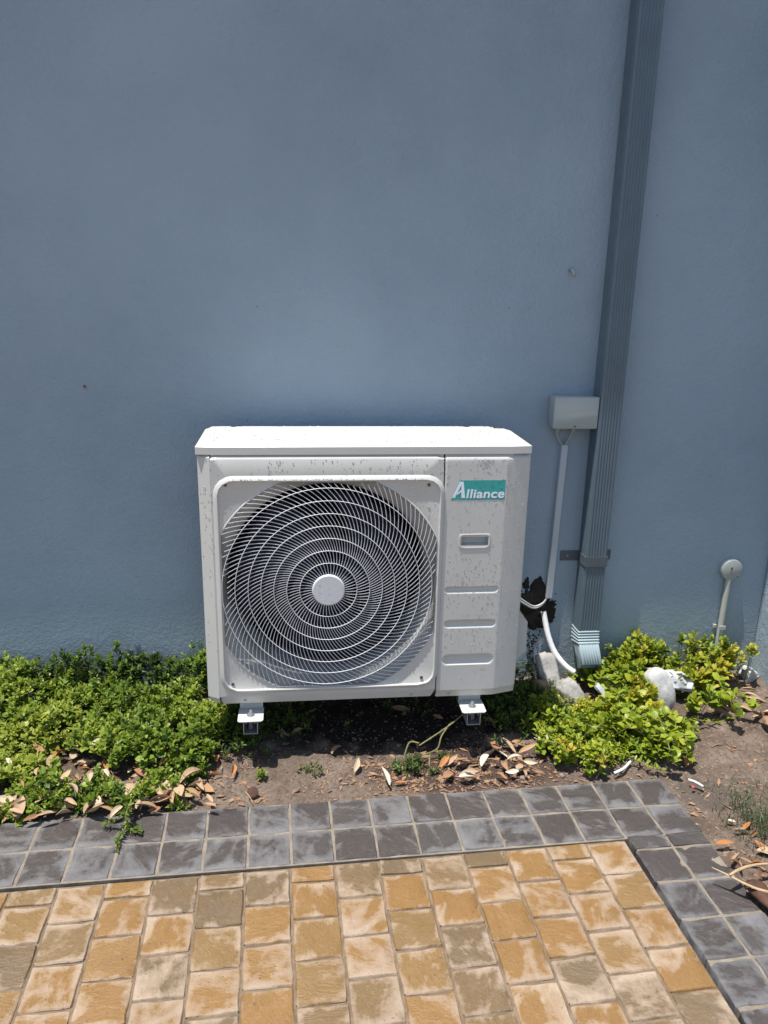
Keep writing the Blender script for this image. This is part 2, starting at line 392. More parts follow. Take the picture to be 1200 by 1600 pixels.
def cobble(sx, sy, seed, h=0.05, rnd=0.008, rough=0.0018):
    r = random.Random(seed); n = 7
    ts = [-1, -0.955, -0.55, 0, 0.55, 0.955, 1]
    V = []; F = []
    ph = [r.uniform(0, 6.28) for _ in range(6)]
    tx, ty = r.uniform(-.007, .007), r.uniform(-.007, .007)
    def outl(a, b):
        # rounded, slightly ragged outline
        x, y = a*sx/2, b*sy/2
        if abs(a) == 1 and abs(b) == 1: x *= 1 - rnd/sx*0.9; y *= 1 - rnd/sy*0.9
        x += 0.0008*sin(ph[0]+b*3.1)+0.0007*sin(ph[1]+b*7); y += 0.0008*sin(ph[2]+a*3.3)+0.0007*sin(ph[3]+a*6.1)
        return x, y
    for j, b in enumerate(ts):
        for i, a in enumerate(ts):
            x, y = outl(a, b)
            e = max(abs(a), abs(b))
            z = r.uniform(-0.0042, -0.0022) if e == 1 else (r.uniform(-0.0011, 0.0002) if e > 0.9 else 0.0)
            z += rough*sin(ph[4]+a*2.2+b*1.7)*0.5 + r.uniform(-rough, rough)*0.35 + tx*x + ty*y
            V.append((x, y, z))
    F += [(j*n+i, j*n+i+1, (j+1)*n+i+1, (j+1)*n+i) for j in range(n-1) for i in range(n-1)]
    ring = [i for i in range(n)] + [j*n+n-1 for j in range(1, n)] + [(n-1)*n+i for i in range(n-2, -1, -1)] + [j*n for j in range(n-2, 0, -1)]
    base = len(V)
    for k in ring: V.append((V[k][0]*0.985, V[k][1]*0.985, -h))
    m = len(ring)
    F += [(ring[k], base+k, base+(k+1) % m, ring[(k+1) % m]) for k in range(m)]
    me = bpy.data.meshes.new('cobble'); me.from_pydata(V, [], [tuple(reversed(f)) if f[0] in ring and len(f) == 4 and f[1] >= base else f for f in F]); me.update()
    bm = bmesh.new(); bm.from_mesh(me); bmesh.ops.recalc_face_normals(bm, faces=bm.faces); bm.to_mesh(me); bm.free()
    me.polygons.foreach_set('use_smooth', [True]*len(me.polygons)); me.set_sharp_from_angle(angle=radians(38))
    return me
full = [cobble(0.1020, 0.1058, 100+i) for i in range(9)]
half = [cobble(0.1020, 0.0470, 200+i) for i in range(5)]
bord = [cobble(0.1018, 0.1122, 300+i, rnd=0.004, rough=0.0022) for i in range(8)]
bordR = [cobble(0.0995, 0.1085, 320+i, rnd=0.004, rough=0.0022) for i in range(8)]
bordH = [cobble(0.0995, 0.0465, 340+i, rnd=0.003, rough=0.0018) for i in range(2)]
for l, k in ((full,'paver'),(half,'paver'),(bord,'border'),(bordR,'border'),(bordH,'border')):
    for me in l: me.materials.append(M[k])
def put(name, me, p, ang, z=0.0):
    o = bpy.data.objects.new(name, me); COL.objects.link(o); o.parent = paving
    o.location = (p.x, p.y, z + random.uniform(-0.0008, 0.0008)); o.rotation_euler = (0, 0, ang + random.choice((0, 0)) + random.uniform(-0.008, 0.008))
    return o
for k in range(-10, 8):
    xc = (k + 0.5)*0.1073
    s0 = 0.004
    if k % 2 == 0:
        put('paving_stone', random.choice(half), O0 + U*xc + Vv*(s0+0.024), ANG); s0 += 0.0515
    for j in range(8):
        put('paving_stone', random.choice(full), O0 + U*xc + Vv*(s0 + 0.0555 + j*0.1112), ANG)
for k in range(-11, 10):
    xc = (k + 0.5)*0.1073
    for j in range(2):
        put('border_stone', random.choice(bord), KB + UK*xc + VK*(0.057 + j*0.118), 0.027, 0.003)
A = O0 + U*0.86
for c in range(2):
    put('border_stone', bordH[c], A + U*(0.057 + c*0.105) + Vv*(0.018), ANG, 0.003)
    for j in range(9):
        put('border_stone', random.choice(bordR), A + U*(0.057 + c*0.105) + Vv*(0.1 + j*0.1145), ANG, 0.003)

# water lying in the joints and on the stones
def beads(name, spots, matn, parent=None, flat=0.5):
    V = []; F = []
    for (c, nrm, r, st) in spots:
        nrm = Vector(nrm).normalized(); a = nrm.orthogonal().normalized(); b = nrm.cross(a)
        if abs(nrm.z) < 0.9: b = Vector((0, 0, 1)) - nrm*nrm.z; b.normalize(); a = nrm.cross(b)
        base = len(V); n = 7; c = Vector(c)
        for q, t in ((1.0, -0.1), (0.8, 0.6), (0.35, 0.93)):
            for k in range(n): V.append(c + (a*cos(2*pi*k/n) + b*sin(2*pi*k/n)*st)*r*q + nrm*r*flat*t)
        V.append(c + nrm*r*flat)
        for i in range(2):
            F += [(base+i*n+k, base+i*n+(k+1) % n, base+(i+1)*n+(k+1) % n, base+(i+1)*n+k) for k in range(n)]
        F += [(base+2*n+k, base+2*n+(k+1) % n, base+3*n) for k in range(n)]
    return mesh(name, V, F, matn, parent, smooth=True)
sp = []
for k in range(-7, 2):
    for j in range(-1, 6):
        c0 = O0 + U*((k+0.5)*0.1073) + Vv*(0.0565 + 0.1112*j + (0.0515 if k % 2 == 0 else 0.0) + 0.053)
        if c0.y > 1.585: continue
        if random.random() < (0.85 if k < -2 else 0.3):
            for q in range(random.randint(2, 6)):
                p = c0 + U*random.uniform(-0.045, 0.045)
                sp.append(((p.x, p.y, -0.005), (0,0,1), random.uniform(0.002, 0.0048), random.uniform(0.6, 1)))
for k in range(60):
    p = KB + UK*random.uniform(-0.7, 0.3) + VK*random.choice((0.116, 0.116, random.uniform(0, 0.23)))
    sp.append(((p.x, p.y, 0.0025), (0,0,1), random.uniform(0.001, 0.0022), 0.8))
for k in range(90):
    p = O0 + U*random.uniform(-0.75, 0.1) + Vv*random.uniform(0.03, 0.5)
    sp.append(((p.x, p.y, 0.0005), (0,0,1), random.uniform(0.0009, 0.002), 0.8))
tag(beads('puddle_water', sp, M['water'], flat=0.45), kind='stuff', label='beads of water left in the joints of the ochre paving', cat='water')

# ------------------------------------------------------------------ house wall
house = empty('house_wall', (0, YW, 0), 'blue-grey rendered house wall behind the white outdoor unit', 'wall')
b = MB(); b.box(-5, 1.643, YW, YW+0.22, -0.3, 2.80); b.build('wall_face', M['wall'], house)
b = MB(); b.box(1.645, 1.90, 1.75, YW+0.22, -0.3, 2.80, 0.006); b.build('side_wall', M['wall'], house)
b = MB(); b.box(-5.2, 2.2, YW-0.212, YW+0.6, 2.802, 2.84); rf = b.build('roof_eave', M['roof'], house)
b = MB(); b.box(-5.2, 2.2, YW-0.232, YW-0.214, 2.80, 2.96); b.build('fascia', M['roof'], rf)

# ------------------------------------------------------------------ outdoor unit
Y0 = 2.042; XL, XR = -0.2625, 0.640; ZB, ZT = 0.195, 0.925; CX, CZ = 0.0885, 0.552
unit = empty('outdoor_unit', (0.186, 2.2, 0.195), 'white outdoor air conditioning unit with round fan grille, wet with rain drops', 'air conditioner')
FC = Vector((0.082, 0, 0.549))
NN = 160
def rr_ray(cx, cz, hw, hh, r, ang, ox, oz):
    """distance from (ox,oz) along ang to a rounded rectangle"""
    lo, hi = 0.0, 1.2
    dx, dz = cos(ang), sin(ang)
    for _ in range(30):
        t = (lo+hi)/2; qx = abs(ox+dx*t-cx)-(hw-r); qz = abs(oz+dz*t-cz)-(hh-r)
        d = sqrt(max(qx,0)**2+max(qz,0)**2)+min(max(qx,qz),0)-r
        if d < 0: lo = t
        else: hi = t
    return lo
corner = [atan2(z-FC.z, x-FC.x) for x in (-0.2275, 0.3945) for z in (0.222, 0.917)]
angs = [2*pi*k/NN - pi for k in range(NN)]
for c in corner:
    i = min(range(NN), key=lambda k: abs(angs[k]-c)); angs[i] = c
def loop(hw, hh, r, y, cx=CX, cz=CZ):
    return [(FC.x+cos(a)*rr_ray(cx,cz,hw,hh,r,a,FC.x,FC.z), y, FC.z+sin(a)*rr_ray(cx,cz,hw,hh,r,a,FC.x,FC.z)) for a in angs]
HW, HH, RR = 0.3105, 0.3185, 0.052
def rectloop(x0, x1, z0, z1, y): return loop((x1-x0)/2, (z1-z0)/2, 0.0005, y, (x0+x1)/2, (z0+z1)/2)
b = MB()
L = [rectloop(-0.227, 0.3945, 0.197, 0.925, Y0+0.009), rectloop(-0.2275, 0.3945, 0.217, 0.9195, Y0+0.0028), rectloop(-0.2275, 0.3943, 0.224, 0.914, Y0)]
L += [loop(HW+.001, HH+.001, RR, Y0), loop(HW-.001, HH-.001, RR, Y0-.002), loop(HW-.0085, HH-.0085, RR-.008, Y0-.0072), loop(HW-.0105, HH-.0105, RR-.010, Y0-.0078),
      loop(HW-.0125, HH-.0125, RR-.012, Y0-.0068), loop(HW-.0135, HH-.0135, RR-.013, Y0-.003), loop(HW-.0150, HH-.0150, RR-.014, Y0-.0022)]
RIM = 0.331
def circ(rad, y, clip=0.0):
    out = []
    for a in angs:
        t = min(rad, rr_ray(CX, CZ, HW-.0165-clip, HH-.0165-clip, RR-.015, a, FC.x, FC.z))
        out.append((FC.x+cos(a)*t, y, FC.z+sin(a)*t))
    return out
L += [circ(RIM+.0035, Y0-.0020), circ(RIM+.0015, Y0-.0035), circ(RIM-.0005, Y0-.0032), circ(RIM-.0022, Y0+.004)]
b.loops(L)
# left chamfer and return
zs = [0.197, 0.217, 0.9195, 0.925]; ysf = [0.009, 0.0022, 0.0022, 0.009]
for i in range(3):
    for (xa, ya, xb, yb) in ((-0.228, 0, XL+.002, .019), (XL+.002, .019, XL, .025), (XL, .026, XL, .06)):
        b.add([(xa, Y0+ya+ysf[i], zs[i]), (xb, Y0+yb+ysf[i], zs[i]+(0.012 if i == 0 and xb < -0.25 else 0)), (xb, Y0+yb+ysf[i+1], zs[i+1]), (xa, Y0+ya+ysf[i+1], zs[i+1])], [(0,1,2,3)])
fp = b.build('front_panel', M['white'], unit, recalc=False); auto(fp, 28)

# service panel with three pressed grooves
gxs = sorted(set([0.3975, 0.399, 0.402] + list(np.linspace(0.405, 0.566, 56)) + [0.569, 0.5715] + [0.600, 0.630, 0.6375, 0.640]))
gzs = sorted(set([0.195, 0.200, 0.217, 0.2195, 0.222] + list(np.linspace(0.226, 0.55, 150)) + list(np.linspace(0.56, 0.91, 30)) + [0.915, 0.9185, 0.9215, 0.925]))
HX0, HX1, HZ0, HZ1 = 0.446, 0.532, 0.661, 0.700
def pan_y(x, z):
    y = 0.0
    if x > 0.570: y += (x-0.570)*0.27
    if x > 0.637: y += (x-0.637)*1.5
    if x < 0.402: y += (0.402-x)**2*150
    if z > 0.9145: y += (z-0.9145)*0.86
    if z < 0.2195: y += (0.2195-z)*0.35 if z < 0.217 else (0.2195-z)*1.2
    for (zc, hh, x0, x1) in ((0.535, 0.0095, 0.412, 0.564), (0.430, 0.0115, 0.4135, 0.563), (0.3165, 0.0165, 0.4125, 0.562)):
        dx = max(x0+hh-x, x-(x1-hh), 0); d = sqrt(dx*dx+(z-zc)**2)
        if d < hh: y += 0.0068*min(1, (1-d/hh)*1.9)**0.8 * (1.0 if z > zc else 1.0)
    return y
V = [(x, Y0+pan_y(x, z), z) for z in gzs for x in gxs]; n = len(gxs)
V += [(0.640, Y0+0.10, z) for z in gzs]
F = []
for j in range(len(gzs)-1):
    for i in range(n-1):
        cxm = (gxs[i]+gxs[i+1])/2; czm = (gzs[j]+gzs[j+1])/2
        if abs(cxm-.489) < .0385 and abs(czm-.6805) < .0148: continue
        F.append((j*n+i, j*n+i+1, (j+1)*n+i+1, (j+1)*n+i))
    F.append((j*n+n-1, len(gzs)*n+j, len(gzs)*n+j+1, (j+1)*n+n-1))
spn = mesh('service_panel', V, F, M['white'], unit); auto(spn, 40)
# grip pocket: raised rim round a sunk tray
hc = ((HX0+HX1)/2, (HZ0+HZ1)/2)
def rl(hw, hh, r, y, n=40):
    out = []
    for k in range(n):
        a = 2*pi*k/n; t = rr_ray(hc[0], hc[1], hw, hh, r, a, hc[0], hc[1]); out.append((hc[0]+cos(a)*t, y, hc[1]+sin(a)*t))
    return out
b = MB(); hw, hh = 0.045, 0.0215
b.loops([rl(hw, hh, .005, Y0+.001), rl(hw, hh, .005, Y0-.0008), rl(hw-.0015, hh-.0015, .004, Y0-.0016), rl(hw-.005, hh-.005, .003, Y0-.0014), rl(hw-.006, hh-.006, .003, Y0-.0008)])
auto(b.build('handle_rim', M['white'], spn, recalc=False), 30)
b = MB(); cx_, cz_ = hc
b.loops([[(cx_-.0405, Y0+.0005, cz_-.017), (cx_+.0405, Y0+.0005, cz_-.017), (cx_+.0405, Y0+.0005, cz_+.017), (cx_-.0405, Y0+.0005, cz_+.017)],
         [(cx_-.038, Y0+.020, cz_-.010), (cx_+.038, Y0+.020, cz_-.010), (cx_+.038, Y0+.026, cz_+.0165), (cx_-.038, Y0+.026, cz_+.0165)]], cap=True)
b.build('handle_pocket', M['white'], spn, recalc=False)

# casing behind the panels
b = MB(); b.box(XL+.001, XR-.001, Y0+.06, 2.335, ZB+.004, ZT-.001)
# open the box front so the fan well is deep: replace by shell walls
b = MB()
b.box(XL+.001, XL+.004, Y0+.059, 2.335, ZB+.005, ZT)
b.box(XR-.004, XR-.001, Y0+.095, 2.335, ZB+.005, ZT)
b.box(XL+.004, XR-.004, 2.331, 2.334, ZB+.005, ZT)
b.box(XL+.004, XR-.004, Y0+.02, 2.331, ZB+.0055, ZB+.009)
b.box(-.2255, .3935, Y0+.0095, Y0+.02, .914, .9265); b.box(.3985, .585, Y0+.0095, Y0+.02, .914, .9265)
b.build('casing', M['white'], unit)
b = MB(); b.box(0.389, 0.3985, Y0+.006, Y0+.0095, ZB+.01, ZT-.012); b.box(0.4, XR-.006, Y0+.04, Y0+.05, ZB+.01, ZT-.005)
b.build('inner_frame', M['dark'], unit)

# lid with chamfered corners and a pressed raised field
def lid_loop(ins, z, fy=0.0, notch=0.0):
    x0, x1 = XL-.002+ins, XR-.003-ins; y0 = Y0+.003+fy+ins; y1 = 2.345-ins
    P = [(x0+.052, y0), (x1-.052, y0), (x1, y0+.008), (x1, y1-.07), (x1-.012, y1-.035), (x1-.04, y1-.035)]
    P += [(x1-.05, y1), (x1-.095, y1), (x1-.10, y1-.012), (x1-.125, y1-.012), (x1-.13, y1)]
    P += [(x0+.085, y1), (x0+.08, y1-.012), (x0+.055, y1-.012), (x0+.05, y1), (x0+.014, y1), (x0+.006, y1-.03), (x0, y1-.04), (x0, y0+.008)]
    return [(x, y, z) for x, y in P]
b = MB(); b.loops([lid_loop(0.003, 0.926, .004), lid_loop(0.0, 0.9275), lid_loop(0, 0.9475), lid_loop(.0015, .949), lid_loop(.004, .9496)])
b.loops([lid_loop(.004, .9496), lid_loop(.016, .9496), lid_loop(.02, .953)], cap=True)
lid = b.build('lid', M['white'], unit); auto(lid, 25)
b = MB()
for i in range(6):
    y = 2.09+i*0.035; b.box(-0.2, 0.56, y, y+.012, .9515, .9538, .0007)
auto(b.build('lid_ridges', M['white'], lid), 30)

# shroud, coil, fan
b = MB()
b.loops([circ(rad, Y0+dy) for rad, dy in ((0.3300, .0042), (0.3285, .008), (0.318, .016), (0.302, .028), (0.291, .044), (0.287, .065), (0.286, .17))])
sh = b.build('fan_shroud', M['bell'], unit, recalc=False, smooth=True)
b = MB(); b.box(FC.x-.30, FC.x+.30, 2.245, 2.25, FC.z-.30, FC.z+.30)
for i in range(70):
    x = FC.x-.27+i*.0078; b.box(x, x+.0016, 2.236, 2.245, FC.z-.27, FC.z+.27)
b.build('coil', M['coil'], unit)
fan = bpy.data.objects.new('fan', None); COL.objects.link(fan); fan.parent = unit; fan.location = (FC.x-unit.location.x, 2.13-unit.location.y, FC.z-unit.location.z)
b = MB(); b.disc((FC.x, 2.15, FC.z), (0,-1,0), 0.062, 0.06, 32, 0.012); auto(b.build('fan_hub', M['fan'], fan), 30)
b = MB(); V = []; F = []; nr, na = 8, 12
for side in (0, 1):
    for i in range(nr+1):
        r = 0.058+i/nr*0.202
        for j in range(na+1):
            a0 = 0.25*i/nr*2; a = a0+j/na*(1.35+0.25*i/nr)
            y = 2.15-0.045*(j/na)+(0.002 if side else 0)-0.008*sin(pi*j/na)
            V.append((r*cos(a), y, r*sin(a)))
    o = side*(nr+1)*(na+1)
    F += [(o+i*(na+1)+j, o+i*(na+1)+j+1, o+(i+1)*(na+1)+j+1, o+(i+1)*(na+1)+j) for i in range(nr) for j in range(na)]
me = bpy.data.meshes.new('blade'); me.from_pydata(V, [], F); me.update(); me.materials.append(M['fan'])
for k in range(3):
    o = bpy.data.objects.new('fan_blade', me); COL.objects.link(o); o.parent = fan; o.location = (0, -2.13, 0); o.rotation_euler = (0, k*2*pi/3+0.5, 0)
me.polygons.foreach_set('use_smooth', [True]*len(me.polygons))

# grille
grl = bpy.data.objects.new('grille', None); COL.objects.link(grl); grl.parent = unit; grl.location = (FC.x-unit.location.x, Y0-unit.location.y, FC.z-unit.location.z)
def gy(r): return -0.0075 - 0.006*(1-(r/0.31)**2)
def torus(R, r, y, n=120, m=6):
    V = [((R+r*cos(2*pi*j/m))*cos(2*pi*i/n), y+r*sin(2*pi*j/m)*1.5, (R+r*cos(2*pi*j/m))*sin(2*pi*i/n)) for i in range(n) for j in range(m)]
    F = [(i*m+j, ((i+1) % n)*m+j, ((i+1) % n)*m+(j+1) % m, i*m+(j+1) % m) for i in range(n) for j in range(m)]
    return V, F
for R in (0.079, 0.1145, 0.150, 0.185, 0.2195, 0.255, 0.290):
    V, F = torus(R, 0.00092, gy(R))
    me = bpy.data.meshes.new('ring'); me.from_pydata(V, [], F); me.update(); me.materials.append(M['grille']); me.polygons.foreach_set('use_smooth', [True]*len(me.polygons))
    o = bpy.data.objects.new('ring', me); COL.objects.link(o); o.parent = grl
def theta(r):        # the spokes lean over more and more towards the rim
    a = 0; m = 40
    for i in range(m):
        q = 0.045+(r-0.045)*(i+.5)/m; a += (0.06+1.10*(q-0.045)/0.28)/q*(r-0.045)/m
    return a
def spoke_mesh(r0, r1, start=0.0, clip=False, wd=0.0008, dp=0.0018, n=16):
    pts = []
    for i in range(n+1):
        r = r0+(r1-r0)*i/n; a = theta(r)+start
        if clip:
            lim = rr_ray(CX, CZ, HW-.0175, HH-.0175, RR-.016, a, FC.x, FC.z)
            if r > lim: break
        pts.append((r*cos(a), r*sin(a), r))
    V = []; F = []; n = len(pts)-1
    for i, (x, z, r) in enumerate(pts):
        a = pts[max(0, i-1)]; c = pts[min(n, i+1)]; dx, dz = c[0]-a[0], c[1]-a[1]; l = sqrt(dx*dx+dz*dz); nx_, nz_ = -dz/l, dx/l
        y = gy(r)+0.0012
        for q, d in ((-1, 0), (1, 0), (1, 1), (-1, 1)): V.append((x+nx_*wd*q, y+d*dp, z+nz_*wd*q))
    for i in range(n):
        for k in range(4): F.append((i*4+k, i*4+(k+1) % 4, (i+1)*4+(k+1) % 4, (i+1)*4+k))
    F += [(3,2,1,0), (n*4, n*4+1, n*4+2, n*4+3)]
    me = bpy.data.meshes.new('spoke'); me.from_pydata(V, [], F); me.update(); me.materials.append(M['grille']); return me
for r0, r1, cnt_ in ((0.044, 0.079, 48), (0.079, 0.1145, 72)):
    me = spoke_mesh(r0, r1, n=5)
    for k in range(cnt_):
        o = bpy.data.objects.new('spoke', me); COL.objects.link(o); o.parent = grl; o.rotation_euler = (0, -k*2*pi/cnt_, 0)
for k in range(112):
    o = bpy.data.objects.new('spoke', spoke_mesh(0.1145, 0.3295, k*2*pi/112, True)); COL.objects.link(o); o.parent = grl
b = MB(); b.disc((FC.x, Y0+gy(0.0)+.006, FC.z), (0,-1,0), 0.0455, 0.0095, 48, 0.0035)
auto(b.build('grille_cap', M['grille'], grl), 30)

# badge and lettering
bx0, bx1, bz0, bz1 = 0.416, 0.5665, 0.800, 0.8555
b = MB(); yb = Y0-0.0004
P = [(bx0, bz0), (bx1, bz0), (bx1, bz1), (bx0+0.0225, bz1)]
b.add([(x, yb, z) for x, z in P]+[(x, Y0+.0005, z) for x, z in P], [(0,1,2,3),(0,4,5,1),(1,5,6,2),(2,6,7,3),(3,7,4,0)])
badge = b.build('badge', M['teal'], unit)
yl = yb-0.0003; b = MB()
def flat(P): 
    k = len(P); b.add([(x, yl, z) for x, z in P]+[(x, yb+.0001, z) for x, z in P], [tuple(range(k))]+[(i, k+i, k+(i+1) % k, (i+1) % k) for i in range(k)])
H = 0.0455; z0 = bz0+.0058; xa = bx0+.003
flat([(xa, z0), (xa+.0085, z0), (xa+.0245, z0+H*0.80), (xa+.0215, z0+H), (xa+.0195, z0+H)])          # left stroke of the big A
flat([(xa+.0265, z0), (xa+.0365, z0), (xa+.0305, z0+H), (xa+.0216, z0+H), (xa+.0246, z0+H*0.8)])       # right stroke
flat([(xa+.0085, z0+.004), (xa+.0255, z0+.0175), (xa+.0245, z0+.0225), (xa+.0125, z0+.0115)])          # slanting bar
bigA = b.build('lettering', M['letter'], badge)
cu = bpy.data.curves.new('txt', 'FONT'); cu.body = 'lliance'; cu.size = 0.0345; cu.shear = 0.12; cu.offset = 0.00075; cu.extrude = 0.0002; cu.space_character = 1.04
to = bpy.data.objects.new('txt', cu); COL.objects.link(to); bpy.context.view_layer.update()
dg = bpy.context.evaluated_depsgraph_get(); me = bpy.data.meshes.new_from_object(to.evaluated_get(dg)); bpy.data.objects.remove(to)
xsx = [v.co.x for v in me.vertices]; x0t, x1t = min(xsx), max(xsx); tw = 0.1065
for v in me.vertices:
    v.co = Vector((xa+.0395+(v.co.x-x0t)*tw/(x1t-x0t), yl-v.co.z-.0002, z0+v.co.y))
me.update(); o = link('lettering', me, badge); me.materials.clear(); me.materials.append(M['letter'])

# screws on the unit
def screw(x, z, r, parent, y=Y0-.0032, nm='screw', m='screw', h=0.0016):
    b = MB(); b.disc((x, y+h, z), (0,-1,0), r, h*1.6, 14, 0.0006); return b.build(nm, M[m], parent)
for x, z in ((-0.189, .848), (0.354, .844), (-0.189, .265), (0.352, .266)): screw(x, z, 0.0046, unit)
for x, z in ((-0.156, .2085), (0.325, .2075), (0.437, .2065)): screw(x, z, 0.0042, unit, Y0+.0045, m='steel')

# valve cover on the right side
b = MB()
prof = [(0.638, 0.425), (0.660, 0.425), (0.684, 0.395), (0.684, 0.30), (0.658, 0.272), (0.638, 0.272)]
b.loops([[(x, 2.12, z) for x, z in prof], [(x, 2.26, z) for x, z in prof]], cap=True); b.add([(x, 2.12, z) for x, z in prof], [tuple(range(5, -1, -1))])
b.build('valve_cover', M['white'], unit)

# feet with bolts
for cx in (-0.141, 0.507):
    b = MB(); hw = 0.036; prof = [(2.000, .166), (2.062, .166), (2.066, .1695), (2.066, .2), (2.20, .2)]
    rad = .006
    out = [(cx-hw+rad, 2.0), (cx+hw-rad, 2.0), (cx+hw, 2.0+rad), (cx+hw, 2.075), (cx-hw, 2.075), (cx-hw, 2.0+rad)]
    zz = .1665
    b.add([(x, y, zz) for x, y in out]+[(x, y, zz-.0025) for x, y in out], [tuple(range(6)), (11,10,9,8,7,6)]+[(i, 6+i, 6+(i+1) % 6, (i+1) % 6) for i in range(6)])
    b.box(cx-hw*.92, cx+hw*.92, 2.0755, 2.078, zz-.0025, .199)
    ft = b.build('foot', M['white'], unit)
    b = MB(); b.disc((cx, 2.035, zz+.0002), (0,0,1), 0.0115, 0.0018, 18); b.disc((cx, 2.035, zz+.002), (0,0,1), 0.0075, 0.006, 6); b.disc((cx, 2.035, zz+.008), (0,0,1), 0.0042, 0.008, 12)
    b.build('bolt', M['steel'], ft)
    # the mounting rail under the foot
    nm = 'left' if cx < 0 else 'right'
    rail = empty('mounting_rail', (cx, 2.2, 0.14), f'galvanised steel channel rail under the {nm} foot of the outdoor unit', 'rail', 'steel rails that carry the outdoor unit')
    b = MB(); t = .0022; x0, x1 = cx-.0205, cx+.0205; zb, zt = .122, .1635; ya, ye = 2.006, 2.446
    b.box(x0, x0+t, ya, ye, zb, zt); b.box(x1-t, x1, ya, ye, zb, zt); b.box(x0+t, x1-t, ya, ye, zb, zb+t)
    b.box(x0+t, x0+.009, ya, ye, zt-t, zt); b.box(x1-.009, x1-t, ya, ye, zt-t, zt); b.box(x0+.007, x0+.009, ya, ye, zt-.009, zt-t); b.box(x1-.009, x1-.007, ya, ye, zt-.009, zt-t)
    b.build('channel', M['steel'], rail)
    b = MB(); pts = [(cx+.0085*cos(a/6*2*pi), 2.03+.0085*sin(a/6*2*pi), .128+a*.0009) for a in range(30)]
    b.tube(pts, .0011, 6); b.build('spring', M['steel'], rail)
    b = MB(); b.box(cx-.03, cx+.03, 2.4465, 2.4495, .09, .20); b.build('wall_plate', M['steel'], rail)

# rain drops on the unit
sp = []
def surf_y(x, z):
    if x > 0.3975: return Y0+pan_y(x, z)
    if x < -0.2275: return Y0+(-0.2275-x)*0.65
    return Y0
rg = random.Random(3)
cl = [(rg.uniform(XL, XR), rg.uniform(.3, .91), rg.uniform(.01, .04)) for _ in range(60)]
cnt = 0
while cnt < 1000:
    if rg.random() < 0.5:
        c = rg.choice(cl); x, z = rg.gauss(c[0], c[2]), rg.gauss(c[1], c[2])
    else: x, z = rg.uniform(XL, XR), rg.uniform(.2, .922)
    if not (XL+.004 < x < XR-.004 and .2 < z < .918): continue
    dens = 0.25 + 0.75*max(0, (z-.2)/.72)
    if x < 0.05: dens *= 0.45
    if rg.random() > dens: continue
    y = surf_y(x, z)
    if -0.225 < x < 0.402 and .23 < z < .873:
        dc = sqrt((x-FC.x)**2+(z-FC.z)**2)
        if dc < RIM+.008 or abs(x-CX) > HW-.017 or abs(z-CZ) > HH-.017: continue
        y = Y0-.0022
    if .44 < x < .537 and .655 < z < .706: continue
    r = rg.choice((.0010, .0013, .0016, .0019, .0024)); st = 1.0 if rg.random() < .7 else rg.uniform(1.2, 2.2)
    nrm = (0, -1, 0) if -0.2275 < x < 0.570 else ((-0.54, -0.84, 0) if x < 0 else (0.26, -0.965, 0))
    if bx0 < x < bx1 and bz0 < z < bz1: y = yb
    sp.append(((x, y, z), nrm, r, st)); cnt += 1
for k in range(70):
    x = rg.uniform(-.25, .62); sp.append(((x, Y0+.003+(0 if -.2 < x < .57 else .006), rg.uniform(.931, .946)), (0,-1,0), rg.choice((.001, .0013, .0017)), 1))
for k in range(18):
    a = rg.uniform(0, 6.28); r = rg.uniform(0, .038); sp.append(((FC.x+r*cos(a), Y0+gy(0)-.0036, FC.z+r*sin(a)), (0,-1,0), rg.choice((.0008, .001, .0014)), 1))
for k in range(420):
    sp.append(((rg.uniform(-.24, .61), rg.uniform(2.05, 2.33), .953), (0,0,1), rg.choice((.0012, .0016, .0022, .003)), 1))
for k in range(70):     # hanging along the raised frame
    x = rg.uniform(-.17, .35); sp.append(((x, Y0-.0076, .868+rg.uniform(-.004, .001)), (0,-.6,.8), rg.choice((.0012, .0016, .0022)), 1))
tag(beads('rain_drops', sp, M['water'], unit, flat=0.42), kind='stuff')

# ------------------------------------------------------------------ downpipe
dp = empty('downpipe', (0.986, 2.415, 0.1), 'tall ribbed grey rectangular downpipe fixed to the house wall', 'downpipe')
px0, px1, py0, py1 = 0.950, 1.023, 2.380, 2.447
def pipe_section(x0, x1, y0, y1, grow=0.0, ribs=True):
    P = []
    x0 -= grow; x1 += grow; y0 -= grow
    P += [(x0, y1), (x0, y0+.012), (x0+.0015, y0+.0105), (x0+.0015, y0+.006), (x0, y0+.0045), (x0+.001, y0+.001), (x0+.004, y0)]
    if ribs:
        n = 6; a, b_ = x0+.008, x1-.008
        for i in range(n):
            c = a+(b_-a)*(i+.5)/n; q = (b_-a)/n*0.22
            P += [(c-q*1.5, y0), (c-q*.7, y0+.0018), (c+q*.7, y0+.0018), (c+q*1.5, y0)]
    P += [(x1-.004, y0), (x1-.001, y0+.001), (x1, y0+.004), (x1, y1)]
    return P
sec = pipe_section(px0, px1, py0, py1)
b = MB(); b.loops([[(x, y, 0.235) for x, y in sec], [(x, y, 2.80) for x, y in sec]])
auto(b.build('pipe', M['pipe'], dp), 30)
